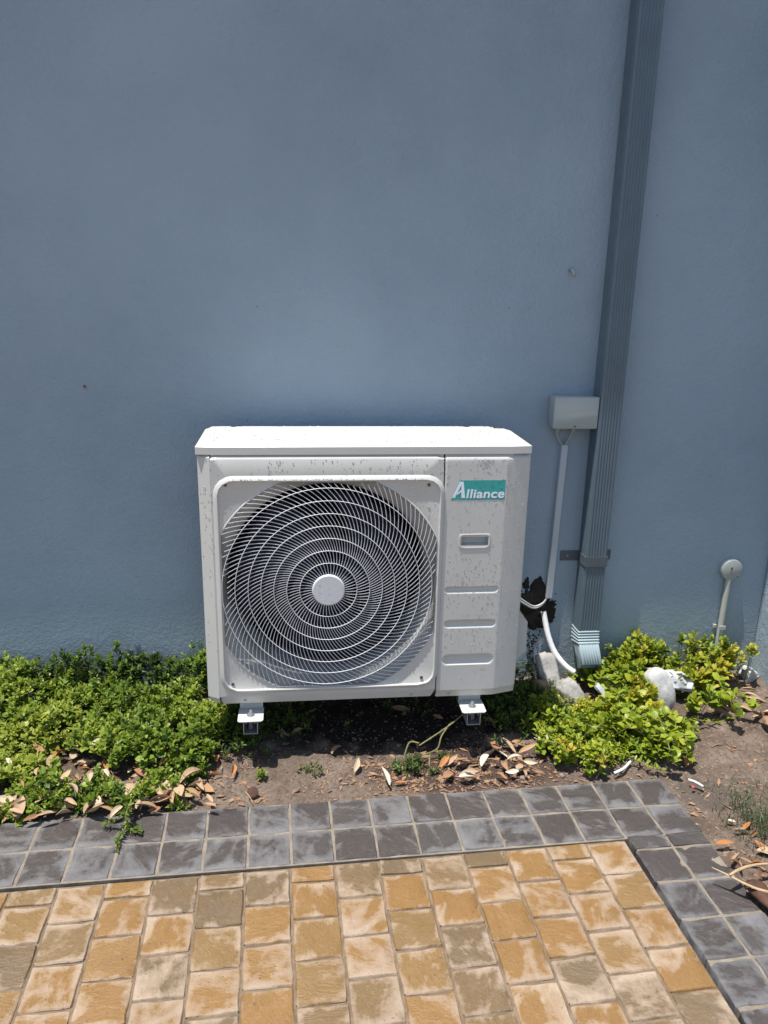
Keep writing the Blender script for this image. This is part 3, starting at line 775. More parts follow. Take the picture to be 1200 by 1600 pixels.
# crimped collar turning the pipe outwards
L = []; Lc = []
zc = 0.236
for i in range(25):
    t = i/24; z = 0.236-0.046*t; a = 0.55*t**1.5
    gr = 0.0035*(0.5-0.5*cos(2*pi*5*t))-.0012
    yo = -0.012*t*t
    Lc.append([(x, y+yo-(py1-y)*0.0*a, z-(py1-y)*0.25*0+ (y-py0)*-0.28*t) for x, y in pipe_section(px0, px1, py0, py1, gr, ribs=False)])
b = MB(); b.loops(Lc); col_ = b.build('crimped_collar', M['pipe_sunlit'], dp); auto(col_, 45)
b = MB(); s0 = pipe_section(px0+.001, px1-.001, py0, py1-.004)
def chute(t, grow=0):
    d = Vector((0, -0.66, -0.75)); up = Vector((0, 0.75, -0.66))     # along the spout and through it
    o = Vector((0, py0-.012, .191))
    return [tuple(Vector((x, 0, 0))+o+d*t+up*(y-py0)*0.78) for x, y in s0]
b.loops([[(x, y-.010+.0, .196-(y-py0)*0.3) for x, y in s0], chute(0.0), chute(0.004), chute(0.07)])
outl = b.build('spout', M['pipe_sunlit'], dp); auto(outl, 30)
sol = outl.modifiers.new('sol', 'SOLIDIFY'); sol.thickness = 0.0016; sol.offset = -1
for zc_, nm in ((0.487, 'pipe_clip'), (2.45, 'pipe_clip')):
    b = MB(); z0_, z1_ = zc_-.0175, zc_+.0175
    b.box(.886, px0-.0022, 2.4465, 2.4492, z0_, z1_); b.box(px1+.0022, 1.063, 2.4465, 2.4492, z0_, z1_)
    b.box(px0-.0022, px0-.0004, py0-.0008, 2.4492, z0_, z1_); b.box(px1+.0004, px1+.0022, py0-.0008, 2.4492, z0_, z1_); b.box(px0-.0022, px1+.0022, py0-.0026, py0-.0009, z0_, z1_)
    c = b.build('pipe_clip', M['clip'], dp)
    for x in (.911, 1.046): 
        s = screw(x, zc_, .0035, c, 2.4455, m='steel')

# ------------------------------------------------------------------ junction box, trunking, cables
jb = empty('junction_box', (.878, 2.425, .93), 'small square grey junction box on the wall beside the downpipe', 'junction box')
b = MB(); b.box(.8045, .9465, 2.400, 2.4495, .9345, 1.033, .003); auto(b.build('box_base', M['jbox'], jb), 40)
b = MB(); b.box(.803, .9485, 2.385, 2.3995, .933, 1.0345, .004); auto(b.build('box_lid', M['jbox'], jb), 40)
b = MB()
for x in (.8335, .8855): 
    b = MB(); b.disc((x, 2.43, .9345), (0,0,-1), .0105, .008, 14); b.disc((x, 2.43, .9265), (0,0,-1), .008, .008, 14); b.build('gland', M['jbox'], jb)
s = screw(.874, .942, .003, jb, 2.383, m='screw')
tr = empty('cable_trunking', (.853, 2.44, .34), 'narrow pale pvc cable trunking running down the wall under the junction box', 'trunking')
def lean(x, z): return x+(z-.338)*0.0195
b = MB()
V = []
for z in (.338, .872):
    a = lean(.8435, z); c = lean(.8655, z)
    V += [(a, 2.449, z), (a, 2.4335, z), (a+.0015, 2.432, z), (c-.0015, 2.432, z), (c, 2.4335, z), (c, 2.449, z)]
b.add(V, [(i, (i+1) % 6, 6+(i+1) % 6, 6+i) for i in range(6)]+[(0,1,2,3,4,5), (11,10,9,8,7,6)])
b.build('channel', M['pvc'], tr)
def bez(P, n=14):
    P = [Vector(p) for p in P]; out = []
    Q = [P[0]*2-P[1]]+P+[P[-1]*2-P[-2]]
    for i in range(1, len(Q)-2):
        for k in range(n):
            t = k/n; a, b_, c, d = Q[i-1], Q[i], Q[i+1], Q[i+2]
            out.append(0.5*((2*b_)+(c-a)*t+(2*a-5*b_+4*c-d)*t*t+(-a+3*b_-3*c+d)*t**3))
    out.append(P[-1]); return out
for P, l in (([(.8335, 2.43, .922), (.836, 2.432, .90), (.860, 2.441, .866)], 'short grey cable from the left gland of the junction box to the trunking'),
             ([(.8855, 2.43, .922), (.880, 2.43, .905), (.8655, 2.441, .866)], 'short grey cable slanting from the right gland of the junction box')):
    b = MB(); b.tube(bez(P, 6), .0034, 8); tag(b.build('cable', M['conduit'], None, True), l, 'cable', 'cables between the junction box and the trunking')
for i, (dy, dz, l) in enumerate(((0, 0, 'front strand of the thin cables sagging from unit to trunking'), (.009, .006, 'middle strand of the thin cables sagging from unit to trunking'), (.003, .012, 'upper strand of the thin cables sagging from unit to trunking'))):
    P = [(.62, 2.34+dy, .400+dz), (.690, 2.37+dy, .385+dz), (.755, 2.40+dy, .335+dz*.7), (.800, 2.425+dy*.5, .306+dz*.5), (.834, 2.436, .315+dz*.3), (.8535+i*.001, 2.442, .345)]
    b = MB(); b.tube(bez(P, 8), .0032, 8); tag(b.build('cable', M['cable'], None, True), l, 'cable', 'cables sagging between the unit and the trunking')
b = MB(); P = [(.842, 2.446, .285), (.848, 2.434, .25), (.858, 2.415, .20), (.878, 2.395, .150), (.910, 2.37, .112), (.940, 2.355, .092)]
pts = bez(P, 6); rr = [.0095+.0006*(i % 2) for i in range(len(pts))]
b.tube(pts, rr, 12, cap=False); hz = b.build('drain_hose', M['cablew'], None, True); tag(hz, 'white ribbed hose curving out of the black sealant hole towards the downpipe spout', 'hose')
sol = hz.modifiers.new('sol', 'SOLIDIFY'); sol.thickness = 0.0015; sol.offset = -1
# black sealant smeared round the wall hole
rg = random.Random(12); V = []; F = []
def blob(cx, cz, rx, rz, th, n=26, jag=.22):
    b0 = len(V); ph = [rg.uniform(0, 6.28) for _ in range(4)]
    for q, y in ((1.0, 0.0), (.86, th*.8), (.4, th)):
        for k in range(n):
            a = 2*pi*k/n; j = 1+jag*(sin(3*a+ph[0])*.5+sin(7*a+ph[1])*.35+sin(11*a+ph[2])*.3)*q+rg.uniform(-jag, jag)*.3*q
            V.append((cx+cos(a)*rx*j*q, YW-.0004-y-rg.uniform(0, .0004), cz+sin(a)*rz*j*q))
    for i in range(2): F.extend([(b0+i*n+k, b0+i*n+(k+1) % n, b0+(i+1)*n+(k+1) % n, b0+(i+1)*n+k) for k in range(n)])
    F.append(tuple(b0+2*n+k for k in range(n)))
blob(.818, .345, .036, .060, .006, 40, .16); blob(.785, .318, .040, .050, .0068, 40, .3); blob(.800, .262, .046, .042, .0052, 40, .3); blob(.850, .292, .034, .036, .0045, 36, .25); blob(.868, .268, .020, .028, .0058, 30, .3)
blob(.775, .385, .012, .022, .003, 20, .4); blob(.838, .235, .02, .014, .004, 20, .5)
sl = mesh('sealant_patch', V, F, M['tar'], None, True); V = []; F = []
for k in range(150):
    a = rg.gauss(0, 1)
    if k < 95: x, z = .795+abs(rg.gauss(0, .018)), rg.uniform(.05, .24)
    else: x, z = .83+rg.gauss(0, .04), .30+rg.gauss(0, .055)
    if x > .905: continue
    r = rg.uniform(.0012, .0042); blob(x, z, r, r*rg.uniform(.8, 1.6), .0015, 8, .4)
tag(mesh('splashes', V, F, M['tar'], sl, True), kind='stuff')
tag(sl, 'black sealant smeared and splashed round the cable hole in the wall', 'sealant')

# conduit with round box
cd = empty('conduit', (1.497, 2.435, .1), 'pale conduit pipe with a round cover rising from the plants by the right corner', 'conduit')
b = MB(); b.tube([(1.4945+.004*i/12, 2.436, .02+.38*i/12) for i in range(13)], .0105, 16); auto(b.build('pipe', M['conduit'], cd), 40)
b = MB(); b.disc((1.503, 2.4495, .428), (0,-1,0), .0385, .024, 36, .004); rb = auto(b.build('round_cover', M['jbox'], cd), 35)
s = screw(1.4985, .437, .0038, rb, 2.4245, m='rust'); s = screw(1.524, .405, .0032, rb, 2.4245)
b = MB(); b.box(1.4955, 1.5015, 2.4240, 2.4252, .410, .434); b.build('rust_streak', mat('rust_stain', (0.26,0.19,0.14), .7), rb)
b = MB(); b.box(1.472, 1.484, 2.441, 2.4493, .203, .217, .002); b.box(1.4835, 1.509, 2.4235, 2.4262, .202, .218, .001); b.build('saddle_clip', M['conduit'], cd)
# hook, wall speck
hk = MB(); hk.tube(bez([(.836, 2.45, 1.413), (.838, 2.436, 1.415), (.843, 2.430, 1.411), (.847, 2.431, 1.403), (.846, 2.436, 1.398)], 5), .0042, 8)
tag(hk.build('wall_hook', M['steel'], None, True), 'small bent metal hook stub sticking out of the bare wall left of the downpipe', 'hook')
hk = MB(); hk.disc((-.630, 2.4495, 1.051), (0,-1,0), .0042, .004, 12, .001)
tag(hk.build('nail_head', M['rust']), 'tiny rusty nail head in the wall above left of the unit', 'nail')

# ------------------------------------------------------------------ stones and rubble
def rock(name, size, seed, matn, loc, rot=(0,0,0), label=None, cat='stone', jag=.12, box=.5, sub=4, group=None):
    bm = bmesh.new(); bmesh.ops.create_icosphere(bm, subdivisions=sub, radius=1)
    rnd_ = random.Random(seed); o = Vector([rnd_.uniform(-20, 20) for _ in range(3)])
    for v in bm.verts:
        d = v.co.normalized(); m = max(abs(d.x), abs(d.y), abs(d.z))
        q = d*((1-box)+box/m)
        q *= 1+jag*noise.noise(d*1.3+o)+jag*.45*noise.noise(d*3.1+o)+jag*.15*noise.noise(d*8+o)
        v.co = Vector((q.x*size[0], q.y*size[1], q.z*size[2]))
    me = bpy.data.meshes.new(name); bm.to_mesh(me); bm.free(); me.polygons.foreach_set('use_smooth', [True]*len(me.polygons)); me.materials.append(matn)
    ob = bpy.data.objects.new(name, me); COL.objects.link(ob); ob.location = loc; ob.rotation_euler = rot
    return tag(ob, label, cat, group)
rock('concrete_block', (.036, .032, .088), 2, M['concrete'], (.858, 2.372, .064), (radians(-24), radians(-14), radians(-10)), 'rough pale concrete block leaning between the unit and the spout', 'concrete block', .16, .75)
rock('concrete_block', (.036, .045, .062), 9, M['concrete'], (.908, 2.285, .038), (radians(-30), radians(-25), radians(10)), 'smaller chunk of pale concrete lying in front of the leaning block', 'concrete block', .2, .65)
rock('brick_fragment', (.022, .04, .035), 5, M['brick'], (.812, 2.33, .045), (radians(-20), 0, .2), 'brown brick fragment beside the leaning concrete block', 'brick', .1, .85, 3)
rock('white_rock', (.044, .042, .094), 21, M['quartz'], (1.208, 2.262, .058), (radians(-14), radians(-16), .2), 'smooth white rock standing among the yellow-green leaves', 'rock', .14, .22)
rock('painted_stone', (.054, .038, .008), 31, M['whitepaint'], G(1058, 1063, .095), (radians(34), radians(8), -.1), 'flat stone with flaked white paint behind the white rock', 'stone', .2, .5)
rock('white_shard', (.030, .012, .006), 41, M['whitepaint'], G(941, 1081, .07), (radians(10), radians(38), -.7), 'thin white broken shard among the leaves in front of the spout', 'shard', .3, .8, 3)
rock('white_stone', (.030, .028, .026), 51, M['quartz'], (1.61, 2.40, .035), (.2, .3, .4), 'small whitish stone at the foot of the wall corner', 'stone', .25, .4)
for i, (px, py, r, l) in enumerate(((922, 1203, .0135, 'round brown pebble at the front edge of the right ground cover'), (945, 1200, .0105, 'smaller brown pebble tucked beside the round one'), (878, 1211, .009, 'little tan pebble between dry leaves and border stones'), (817, 1214, .010, 'dark tan pebble left of the pebble pair by the border'))):
    q = G(px, py); rock('pebble', (r, r*.85, r*.7), 60+i, M['pebble'], (q.x, q.y, soil_z(q.x, q.y)+r*.45), (0, 0, i), l, 'pebble', .12, .1, 3, 'pebbles along the border')
q = G(395, 1243); d = empty('bottle_cap', (q.x, q.y, .01), 'dark round cap half buried in the soil near the border', 'cap')
b = MB(); b.disc((0,0,0), (0,0,1), .0155, .005, 24, .002); o = auto(b.build('cap_disc', M['bark']), 35); o.parent = d; o.location = (0, 0, 0); d.rotation_euler = (radians(48), radians(12), 0)
b = MB(); a = G(384, 1237, .022); c = G(396, 1256, .008); b.tube([a, (a+c)/2+Vector((.001, 0, .002)), c], .0012, 6); tag(b.build('twig', M['palm'], None, True), 'thin pale twig lying across the dark cap', 'twig')
def offcut(px, l, r=.004):
    P = [G(x, y, h) for x, y, h in px]; b = MB(); b.tube(bez(P, 5), r, 8); return tag(b.build('cable_offcut', M['cablew'], None, True), l, 'cable offcut')
offcut([(960, 1208, .012), (974, 1201, .014), (986, 1189, .013)], 'short white cable offcut lying on the soil behind the border')
offcut([(1076, 1218, .014), (1087, 1222, .016), (1099, 1229, .012)], 'tiny white cable offcut on the dark damp soil patch', .0032)
b = MB(); b.box(-.006, .006, -.004, .004, 0, .002, .0006); q = G(1083, 1230, .008); o = b.build('red_scrap', M['redbit']); o.location = q; o.rotation_euler = (.2, .1, .5); tag(o, 'tiny red plastic scrap beside the white offcut on damp soil', 'scrap')
b = MB(); b.add([(-.012,-.004,0),(.0,-.006,.004),(.013,-.002,.001),(.010,.005,.003),(-.003,.004,.006),(-.012,.003,.001)], [(0,1,4,5),(1,2,3,4)]); o = b.build('red_scrap', M['redbit'], recalc=False); q = G(975+148, 1048, .06); q = Vector((1.50, 2.33, .055)); o.location = q; tag(o, 'red leaf-like scrap caught in the plants near the wall corner', 'scrap')

# ------------------------------------------------------------------ plants
class Foliage:
    def __init__(s): s.V = []; s.F4 = []; s.T = []; s.nv = 0
    TEMPL = {'oval': (np.array([(0,0,0),(.3,.34,.06),(.72,.30,.05),(1,0,-.10),(.72,-.30,.05),(.3,-.34,.06),(.3,0,0),(.7,0,-.02)]), [(0,6,1),(6,7,2,1),(7,3,2),(0,5,6),(5,4,7,6),(7,4,3)]),
             'lance': (np.array([(0,0,0),(.35,.17,.05),(.7,.13,.03),(1,0,-.12),(.7,-.13,.03),(.35,-.17,.05),(.35,0,.01),(.7,0,-.02)]), [(0,6,1),(6,7,2,1),(7,3,2),(0,5,6),(5,4,7,6),(7,4,3)])}
    def leaf(s, kind, p, d, L, tint, rng):
        T, F = s.TEMPL[kind]
        d = d/np.linalg.norm(d); side = np.cross(d, (0,0,1.0)) + rng.normal(0, .3, 3); side -= d*side.dot(d); side /= np.linalg.norm(side)+1e-9
        up = np.cross(side, d)
        q = T*L; q = p + np.outer(q[:,0], d)+np.outer(q[:,1], side)+np.outer(q[:,2], up)
        s.V.append(q); s.F4 += [tuple(s.nv+i for i in f) for f in F]; s.T += [tint]*len(T); s.nv += len(T)
    def build(s, name, m, parent=None):
        me = bpy.data.meshes.new(name); me.from_pydata(np.vstack(s.V).tolist(), [], s.F4); me.update()
        a = me.attributes.new('tint', 'FLOAT', 'POINT'); a.data.foreach_set('value', np.array(s.T, dtype=np.float32))
        me.polygons.foreach_set('use_smooth', [True]*len(me.polygons))
        return link(name, me, parent, m)

def shoot(fo, st, kind, base, tip, rng, L, pairs, tint, spread=.9):
    base = np.array(base); tip = np.array(tip); ax = tip-base; H = np.linalg.norm(ax)+1e-6; ax = ax/H
    a = np.cross(ax, (1,0,0.2)); a /= np.linalg.norm(a); c = np.cross(ax, a); ph = rng.uniform(0, 6.28)
    if st is not None: st.tube([tuple(base), tuple((base+tip)/2+rng.normal(0, H*.05, 3)), tuple(tip)], [.0014, .0012, .0008], 4, cap=False)
    for i in range(pairs):
        t = 1-(i/(pairs))*min(1.0, (pairs*L*.33)/H); p = base+ax*H*t
        el = 1.15-0.85*(i/max(1, pairs-1))                # upper leaves stand up, lower ones spread
        for s_ in (0, 1):
            th = ph+i*1.57+s_*pi+rng.normal(0, .25)
            d = ax*sin(el)+ (a*cos(th)+c*sin(th))*cos(el)*spread*1.2 + rng.normal(0, .12, 3)
            l = L*(0.55+0.45*min(1, i/2+.2))*rng.uniform(.8, 1.2)
            fo.leaf(kind, p, d, l, float(np.clip(tint+(.22 if i < 2 else 0)+rng.normal(0, .12), 0, 1)), rng)

def nz(x, y, s, o=0): return noise.noise(Vector((x*s+o, y*s-o, o*1.7)))

rng = np.random.default_rng(5)
# left ground cover ---------------------------------------------------------
fo = Foliage(); st = MB()
def left_front(x):     # front edge of the mass
    pts = [(-1.8, 1.78), (-.775, 1.825), (-.62, 1.86), (-.46, 1.85), (-.33, 1.90), (-.27, 1.99), (-.225, 2.16), (-.20, 2.30), (-.10, 2.45)]
    for (a, b_), (c, d) in zip(pts, pts[1:]):
        if a <= x <= c: return b_+(d-b_)*(x-a)/(c-a)
    return 9
n_ = 0
while n_ < 5000:
    x = rng.uniform(-1.35, -.08); y = rng.uniform(1.78, 2.44)
    f = left_front(x)+.03*nz(x, y, 14)
    if y < f: continue
    d = y-f
    hole = nz(x, y, 7, 4)+.5*nz(x, y, 17, 9)
    if d < .22 and hole > .26+d*.9: continue
    if hole > .31: continue
    h = .030+.045*min(1, d/.15)+.06*nz(x, y, 8, 2)+.02*nz(x, y, 22, 2)+.07*max(0, (y-2.2)/.25)**1.5
    if rng.random() < .16: h += rng.uniform(0, .04)
    h = max(.022, h); zb = soil_z(x, y)
    tip = (x+rng.normal(0, .014), y-rng.uniform(0, .012)+rng.normal(0, .01), zb+h*rng.uniform(.75, 1.1))
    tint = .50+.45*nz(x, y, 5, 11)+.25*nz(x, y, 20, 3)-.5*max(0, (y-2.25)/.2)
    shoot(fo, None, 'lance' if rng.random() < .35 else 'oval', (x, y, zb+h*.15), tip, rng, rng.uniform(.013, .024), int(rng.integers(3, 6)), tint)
    n_ += 1
for k in range(34):     # taller sprigs against the wall
    x = rng.choice([rng.normal(-.69, .05), rng.normal(-.93, .07), rng.uniform(-1.2, -.3)]); h = rng.uniform(.14, .235) if abs(x+.69) < .1 else rng.uniform(.12, .185)
    y = rng.uniform(2.36, 2.43); tipx = x+rng.normal(0, .03)
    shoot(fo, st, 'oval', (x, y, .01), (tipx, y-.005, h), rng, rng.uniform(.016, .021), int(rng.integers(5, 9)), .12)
gc = empty('ground_cover', (-.6, 2.1, 0), 'dense small-leaved green ground cover left of the outdoor unit', 'ground cover', kind='stuff')
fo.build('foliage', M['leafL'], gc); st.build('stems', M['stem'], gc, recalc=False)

# right ground cover ---------------------------------------------------------
fo = Foliage(); st = MB()
polyR = [G(835,1150), G(850,1180), G(880,1196), G(935,1216), G(975,1180), G(1035,1196), G(1075,1165), G(1058,1138), G(1125,1132), G(1100,1100), G(1165,1060), Vector((1.66,2.44,0)), Vector((.93,2.44,0)), Vector((.88,2.33,0)), G(838,1120)]
def inpoly(x, y, P):
    c = False; j = len(P)-1
    for i in range(len(P)):
        if (P[i].y > y) != (P[j].y > y) and x < (P[j].x-P[i].x)*(y-P[i].y)/(P[j].y-P[i].y)+P[i].x: c = not c
        j = i
    return c
blk = [(1.215, 2.29, .05, .06), (.88, 2.36, .06, .06), (.98, 2.36, .05, .07), (1.345, 2.37, .075, .06), (1.21, 2.20, .055, .06), (.925, 2.29, .04, .05), (1.24, 2.22, .045, .05), (.985, 2.27, .05, .06), (1.04, 2.32, .03, .04)]
n_ = 0; tries = 0
while n_ < 1150 and tries < 60000:
    tries += 1
    x = rng.uniform(.72, 1.67); y = rng.uniform(1.88, 2.44)
    if not inpoly(x, y, polyR) or x > 1.60: continue
    if abs(x-1.205) < .058 and 2.10 < y < 2.36: continue
    hole = nz(x, y, 8, 21)+.5*nz(x, y, 19, 8)
    if hole > .24: continue
    if any(abs(x-a) < c and abs(y-b_) < d and rng.random() < .93 for a, b_, c, d in blk): continue
    wallish = max(0, (y-2.22)/.22)
    h = .042+.055*nz(x, y, 9, 5)+.08*wallish*(0.45 if x < 1.1 else .85)*(1+.9*nz(x, y, 11, 1))+rng.normal(0, .013)+(rng.uniform(0, .045) if rng.random() < .12 else 0); h = max(.016, h)
    if .80 < x < 1.06 and y > 2.15: h = min(h, .045)
    zb = soil_z(x, y)
    big = x > 1.0 and y > 2.05
    L = rng.uniform(.021, .040) if big else rng.uniform(.015, .028)
    tint = (.44 if big else .40)+.40*nz(x, y, 6, 31)+.2*nz(x, y, 25, 3)+(.06 if x > 1.05 else 0)
    tint = min(tint, .62)
    if rng.random() < .04: tint = .97
    shoot(fo, st if rng.random() < .3 else None, 'oval' if (big or rng.random() < .5) else 'lance', (x, y, zb+h*.1), (x+rng.normal(0, .018), y-rng.uniform(0, .02), zb+h*rng.uniform(.8, 1.15)), rng, L, int(rng.integers(3, 5)), tint)
    n_ += 1
for k in range(70):
    x = rng.uniform(1.06, 1.58); y = rng.uniform(2.36, 2.43); h = rng.uniform(.10, .20); 
    shoot(fo, st, 'oval', (x, y, .01), (x+rng.normal(0, .03), y-.02, h), rng, rng.uniform(.018, .026), int(rng.integers(4, 7)), .45+rng.normal(0, .2))
for k in range(60):      # runners that stray out of the mass
    while True:
        x, y = rng.uniform(.95, 1.58), rng.uniform(1.92, 2.4)
        if inpoly(x, y, polyR): break
    a = rng.uniform(-2.9, -.2); l = rng.uniform(.06, .13); zb = soil_z(x, y)
    P = bez([(x, y, zb+.05), (x+cos(a)*l*.4, y+sin(a)*l*.4, zb+.085), (x+cos(a)*l, y+sin(a)*l*.8, zb+.045)], 4)
    if inside_paving(P[-1].x, P[-1].y) > -.01 or P[-1].x > 1.58 or any(abs(p.x-1.205) < .075 and 2.08 < p.y < 2.36 for p in P): continue
    st.tube(P, .0017, 5)
    for i, p in enumerate(P):
        for q in range(2 if i < len(P)-2 else 5): fo.leaf('oval', np.array(p), np.array([rng.normal(0, .8), rng.normal(0, .7), .6+rng.normal(0, .3)]), rng.uniform(.018, .034), float(np.clip(.5+rng.normal(0, .15), 0, 1)), rng)
gr_ = empty('ground_cover', (1.15, 2.2, 0), 'yellow-green leafy ground cover right of the outdoor unit', 'ground cover', kind='stuff')
fo.build('foliage', M['leafR'], gr_); st.build('stems', M['stem'], gr_, recalc=False)

# ground cover in the shade under the unit
fo = Foliage(); st = MB(); n_ = 0
while n_ < 1000:
    x = rng.uniform(-.24, .85); y = rng.uniform(2.04, 2.43)
    w_ = max(0, 1-(x+.24)/.30)+ (.9 if x > .60 else 0) + .35*max(0, nz(x, y, 6, 3))
    if y < 2.12 and x > -.12: w_ *= .15
    if rng.random() > w_: continue
    zb = soil_z(x, y); h = rng.uniform(.02, .07)
    shoot(fo, None, 'lance', (x, y, zb), (x+rng.normal(0, .02), y, zb+h), rng, rng.uniform(.012, .019), 4, .08+rng.normal(0, .08)); n_ += 1  # leaf tint set low to deepen the unit's shade by colour
gu = empty('ground_cover', (.2, 2.25, 0), 'thin dark ground cover growing in the shade beneath the unit', 'ground cover', kind='stuff')
fo.build('foliage', M['leafL'], gu)

# single small plants
def small_plant(px, py, label, n, spread, h, L, matn, tint, arch=(), kind='lance', seed=1):
    r = np.random.default_rng(seed); q = G(px, py); z = soil_z(q.x, q.y)
    e = empty('small_plant', (q.x, q.y, z), label, 'plant'); fo = Foliage(); st = MB()
    for k in range(n):
        a = r.uniform(0, 6.28); rr_ = spread*sqrt(r.uniform(0, 1))
        x, y = q.x+rr_*cos(a), q.y+rr_*sin(a)*.6
        shoot(fo, st, kind, (q.x+(x-q.x)*.4, q.y+(y-q.y)*.4, z), (x, y, z+h*r.uniform(.3, 1)*(1.15-.5*rr_/spread)), r, L*r.uniform(.8, 1.2), int(r.integers(4, 6)), tint+r.normal(0, .1))
    for P in arch: st.tube(bez([G(*p) for p in P], 6), .0021, 6)
    fo.build('foliage', matn, e); st.build('stem', M['stem'], e, recalc=False)
small_plant(641, 1203, 'low shrubby sprig with arching stems in front of the unit', 40, .055, .06, .017, M['leafS'], .45, [[(632,1180,.06),(640,1160,.09),(655,1161,.09)], [(660,1180,.05),(683,1170,.06),(690,1150,.09),(705,1128,.10)], [(672,1178,.05),(671,1195,.03),(677,1205,.01)], [(655,1165,.07),(700,1135,.1),(730,1110,.12)]], seed=3)
small_plant(677, 1207, 'little pale green tuft beside the shrubby sprig', 6, .018, .03, .014, M['leafS'], .65, seed=4)
small_plant(694, 1190, 'half shaded green sprig right of the shrubby sprig', 10, .025, .05, .015, M['leafS'], .3, seed=14)
small_plant(484, 1208, 'tiny low green sprig on the bare soil in front of the unit', 16, .045, .032, .010, M['leafS'], .35, seed=5)
small_plant(408, 1216, 'single bright green seedling at the edge of the unit shadow', 5, .014, .035, .017, M['leafL'], .6, seed=6)
small_plant(280, 1262, 'green tuft behind the border at the right end of the leaf litter', 12, .03, .05, .017, M['leafL'], .5, seed=7)
# sprig trailing over the border
e = empty('trailing_plant', G(196, 1270), 'green runner trailing from the ground cover over the dark border stones', 'plant'); fo = Foliage(); st = MB(); r = np.random.default_rng(8)
for P in ([(205,1250,.05),(198,1268,.045),(196,1290,.022),(186,1310,.012),(182,1328,.008)], [(196,1290,.022),(208,1296,.016),(222,1298,.012)], [(200,1262,.04),(180,1282,.03),(165,1288,.015)]):
    pts = bez([G(*p) for p in P], 6); st.tube(pts, .0017, 6)
    for i, p in enumerate(pts):
        for s_ in range(3):
            fo.leaf('lance', np.array(p), np.array([r.normal(0, .7), -.5+r.normal(0, .6), .6+r.normal(0, .3)]), r.uniform(.012, .019), float(np.clip(.38+r.normal(0, .12), 0, 1)), r)
fo.build('foliage', M['leafL'], e); st.build('stem', M['stem'], e, recalc=False)
# runners ahead of the right ground cover
for P, l in (([(975,1180,.03),(1000,1190,.02),(1022,1200,.015),(1035,1203,.012)], 'thin green runner creeping over bare soil past the white cable offcut'), ([(1040,1160,.04),(1068,1150,.03),(1072,1168,.02)], 'short leafy runner above the damp soil patch'), ([(1090,1125,.05),(1120,1128,.02),(1138,1122,.02)], 'leafy runner reaching right towards the dry husks')):
    e = empty('trailing_plant', G(*P[0][:2]), l, 'plant'); fo = Foliage(); st = MB()
    pts = bez([G(*p) for p in P], 6); st.tube(pts, .0020, 6)
    for i, p in enumerate(pts):
        if i % 2: continue
        for s_ in range(3): fo.leaf('lance', np.array(p), np.array([r.normal(0, .8), r.normal(0, .6), .5+r.normal(0, .3)]), r.uniform(.014, .024), float(np.clip(.5+r.normal(0, .12), 0, 1)), r)
    fo.build('foliage', M['leafR'], e); st.build('stem', M['stem'], e, recalc=False)
# grass tuft, lower right
e = empty('grass_tuft', G(1185, 1310), 'dull green grass tuft on the soil right of the corner of the border', 'grass tuft'); V = []; F = []; T = []
for k in range(700):
    cx_, cy_ = G(1190, 1300)[:2]; x, y = cx_+r.normal(0, .045)+.02, cy_+r.normal(0, .075); z = soil_z(x, y)-.002
    if x < 1.105+.0*y: continue
    a = r.uniform(0, 6.28); h = r.uniform(.02, .06); le = r.uniform(.3, 1.2); d = np.array([cos(a), sin(a)]); wv = np.array([-sin(a), cos(a)])*.0013; b0 = len(V); tt = float(np.clip(r.normal(.4, .3), 0, 1))
    for t in (0, .5, 1):
        c = np.array([x, y])+d*h*le*t*t; ww = wv*(1-t*.85)
        V += [(c[0]-ww[0], c[1]-ww[1], z+h*t*(1-.25*le*t)), (c[0]+ww[0], c[1]+ww[1], z+h*t*(1-.25*le*t))]; T += [tt, tt]
    F += [(b0, b0+1, b0+3, b0+2), (b0+2, b0+3, b0+5, b0+4)]
o = mesh('blades', V, F, M['grassb'], e); a_ = o.data.attributes.new('tint', 'FLOAT', 'POINT'); a_.data.foreach_set('value', np.array(T, dtype=np.float32)); tag(o, kind='stuff')

# ------------------------------------------------------------------ dry leaves
def dry_mesh(seed, curl, fold, wd=.36, n=9, m=5):
    r = random.Random(seed); V = []; F = []; ph = r.uniform(0, 6); tw = r.uniform(-.7, .7)
    for i in range(n):
        t = i/(n-1); w_ = wd*(sin(pi*min(1, t*.94+.05))**.75)*(1-.25*t)+.012
        bx = t-.5; bz = curl*(.25-(t-.5)**2)*1.2
        for j in range(m):
            s_ = (j/(m-1)-.5)*2; y = s_*w_*.5; z = bz+fold*abs(s_)**1.5*w_+.018*sin(7*t+3*s_+ph)
            c_, q_ = cos(tw*(t-.5)), sin(tw*(t-.5)); y, z = y*c_-(z-bz)*q_, bz+y*q_+(z-bz)*c_
            V.append((bx, y+.04*sin(3*t+ph), z))
    F = [(i*m+j, (i+1)*m+j, (i+1)*m+j+1, i*m+j+1) for i in range(n-1) for j in range(m-1)]
    b0 = len(V)
    for k in range(4):          # stalk
        V += [(-.5-.05*k, .004, .01*k), (-.5-.05*k, -.012, .01*k)]
    F += [(b0+2*k, b0+2*k+1, b0+2*k+3, b0+2*k+2) for k in range(3)]
    me = bpy.data.meshes.new('dry_leaf'); me.from_pydata(V, [], F); me.update(); me.polygons.foreach_set('use_smooth', [True]*len(me.polygons)); return me
base_v = [dry_mesh(i, c, f, w_) for i, (c, f, w_) in enumerate([(.35, .5, .38), (-.3, .7, .34), (.6, .3, .42), (.15, 1.1, .3), (-.5, .4, .4), (.8, .8, .36), (.2, .25, .45), (-.15, 1.3, .28)])]
LM = {}
for key in ('dry', 'dryo', 'dryp'):
    LM[key] = []
    for me in base_v:
        c = me.copy(); c.materials.append(M[key]); LM[key].append(c)
rl_ = random.Random(77)
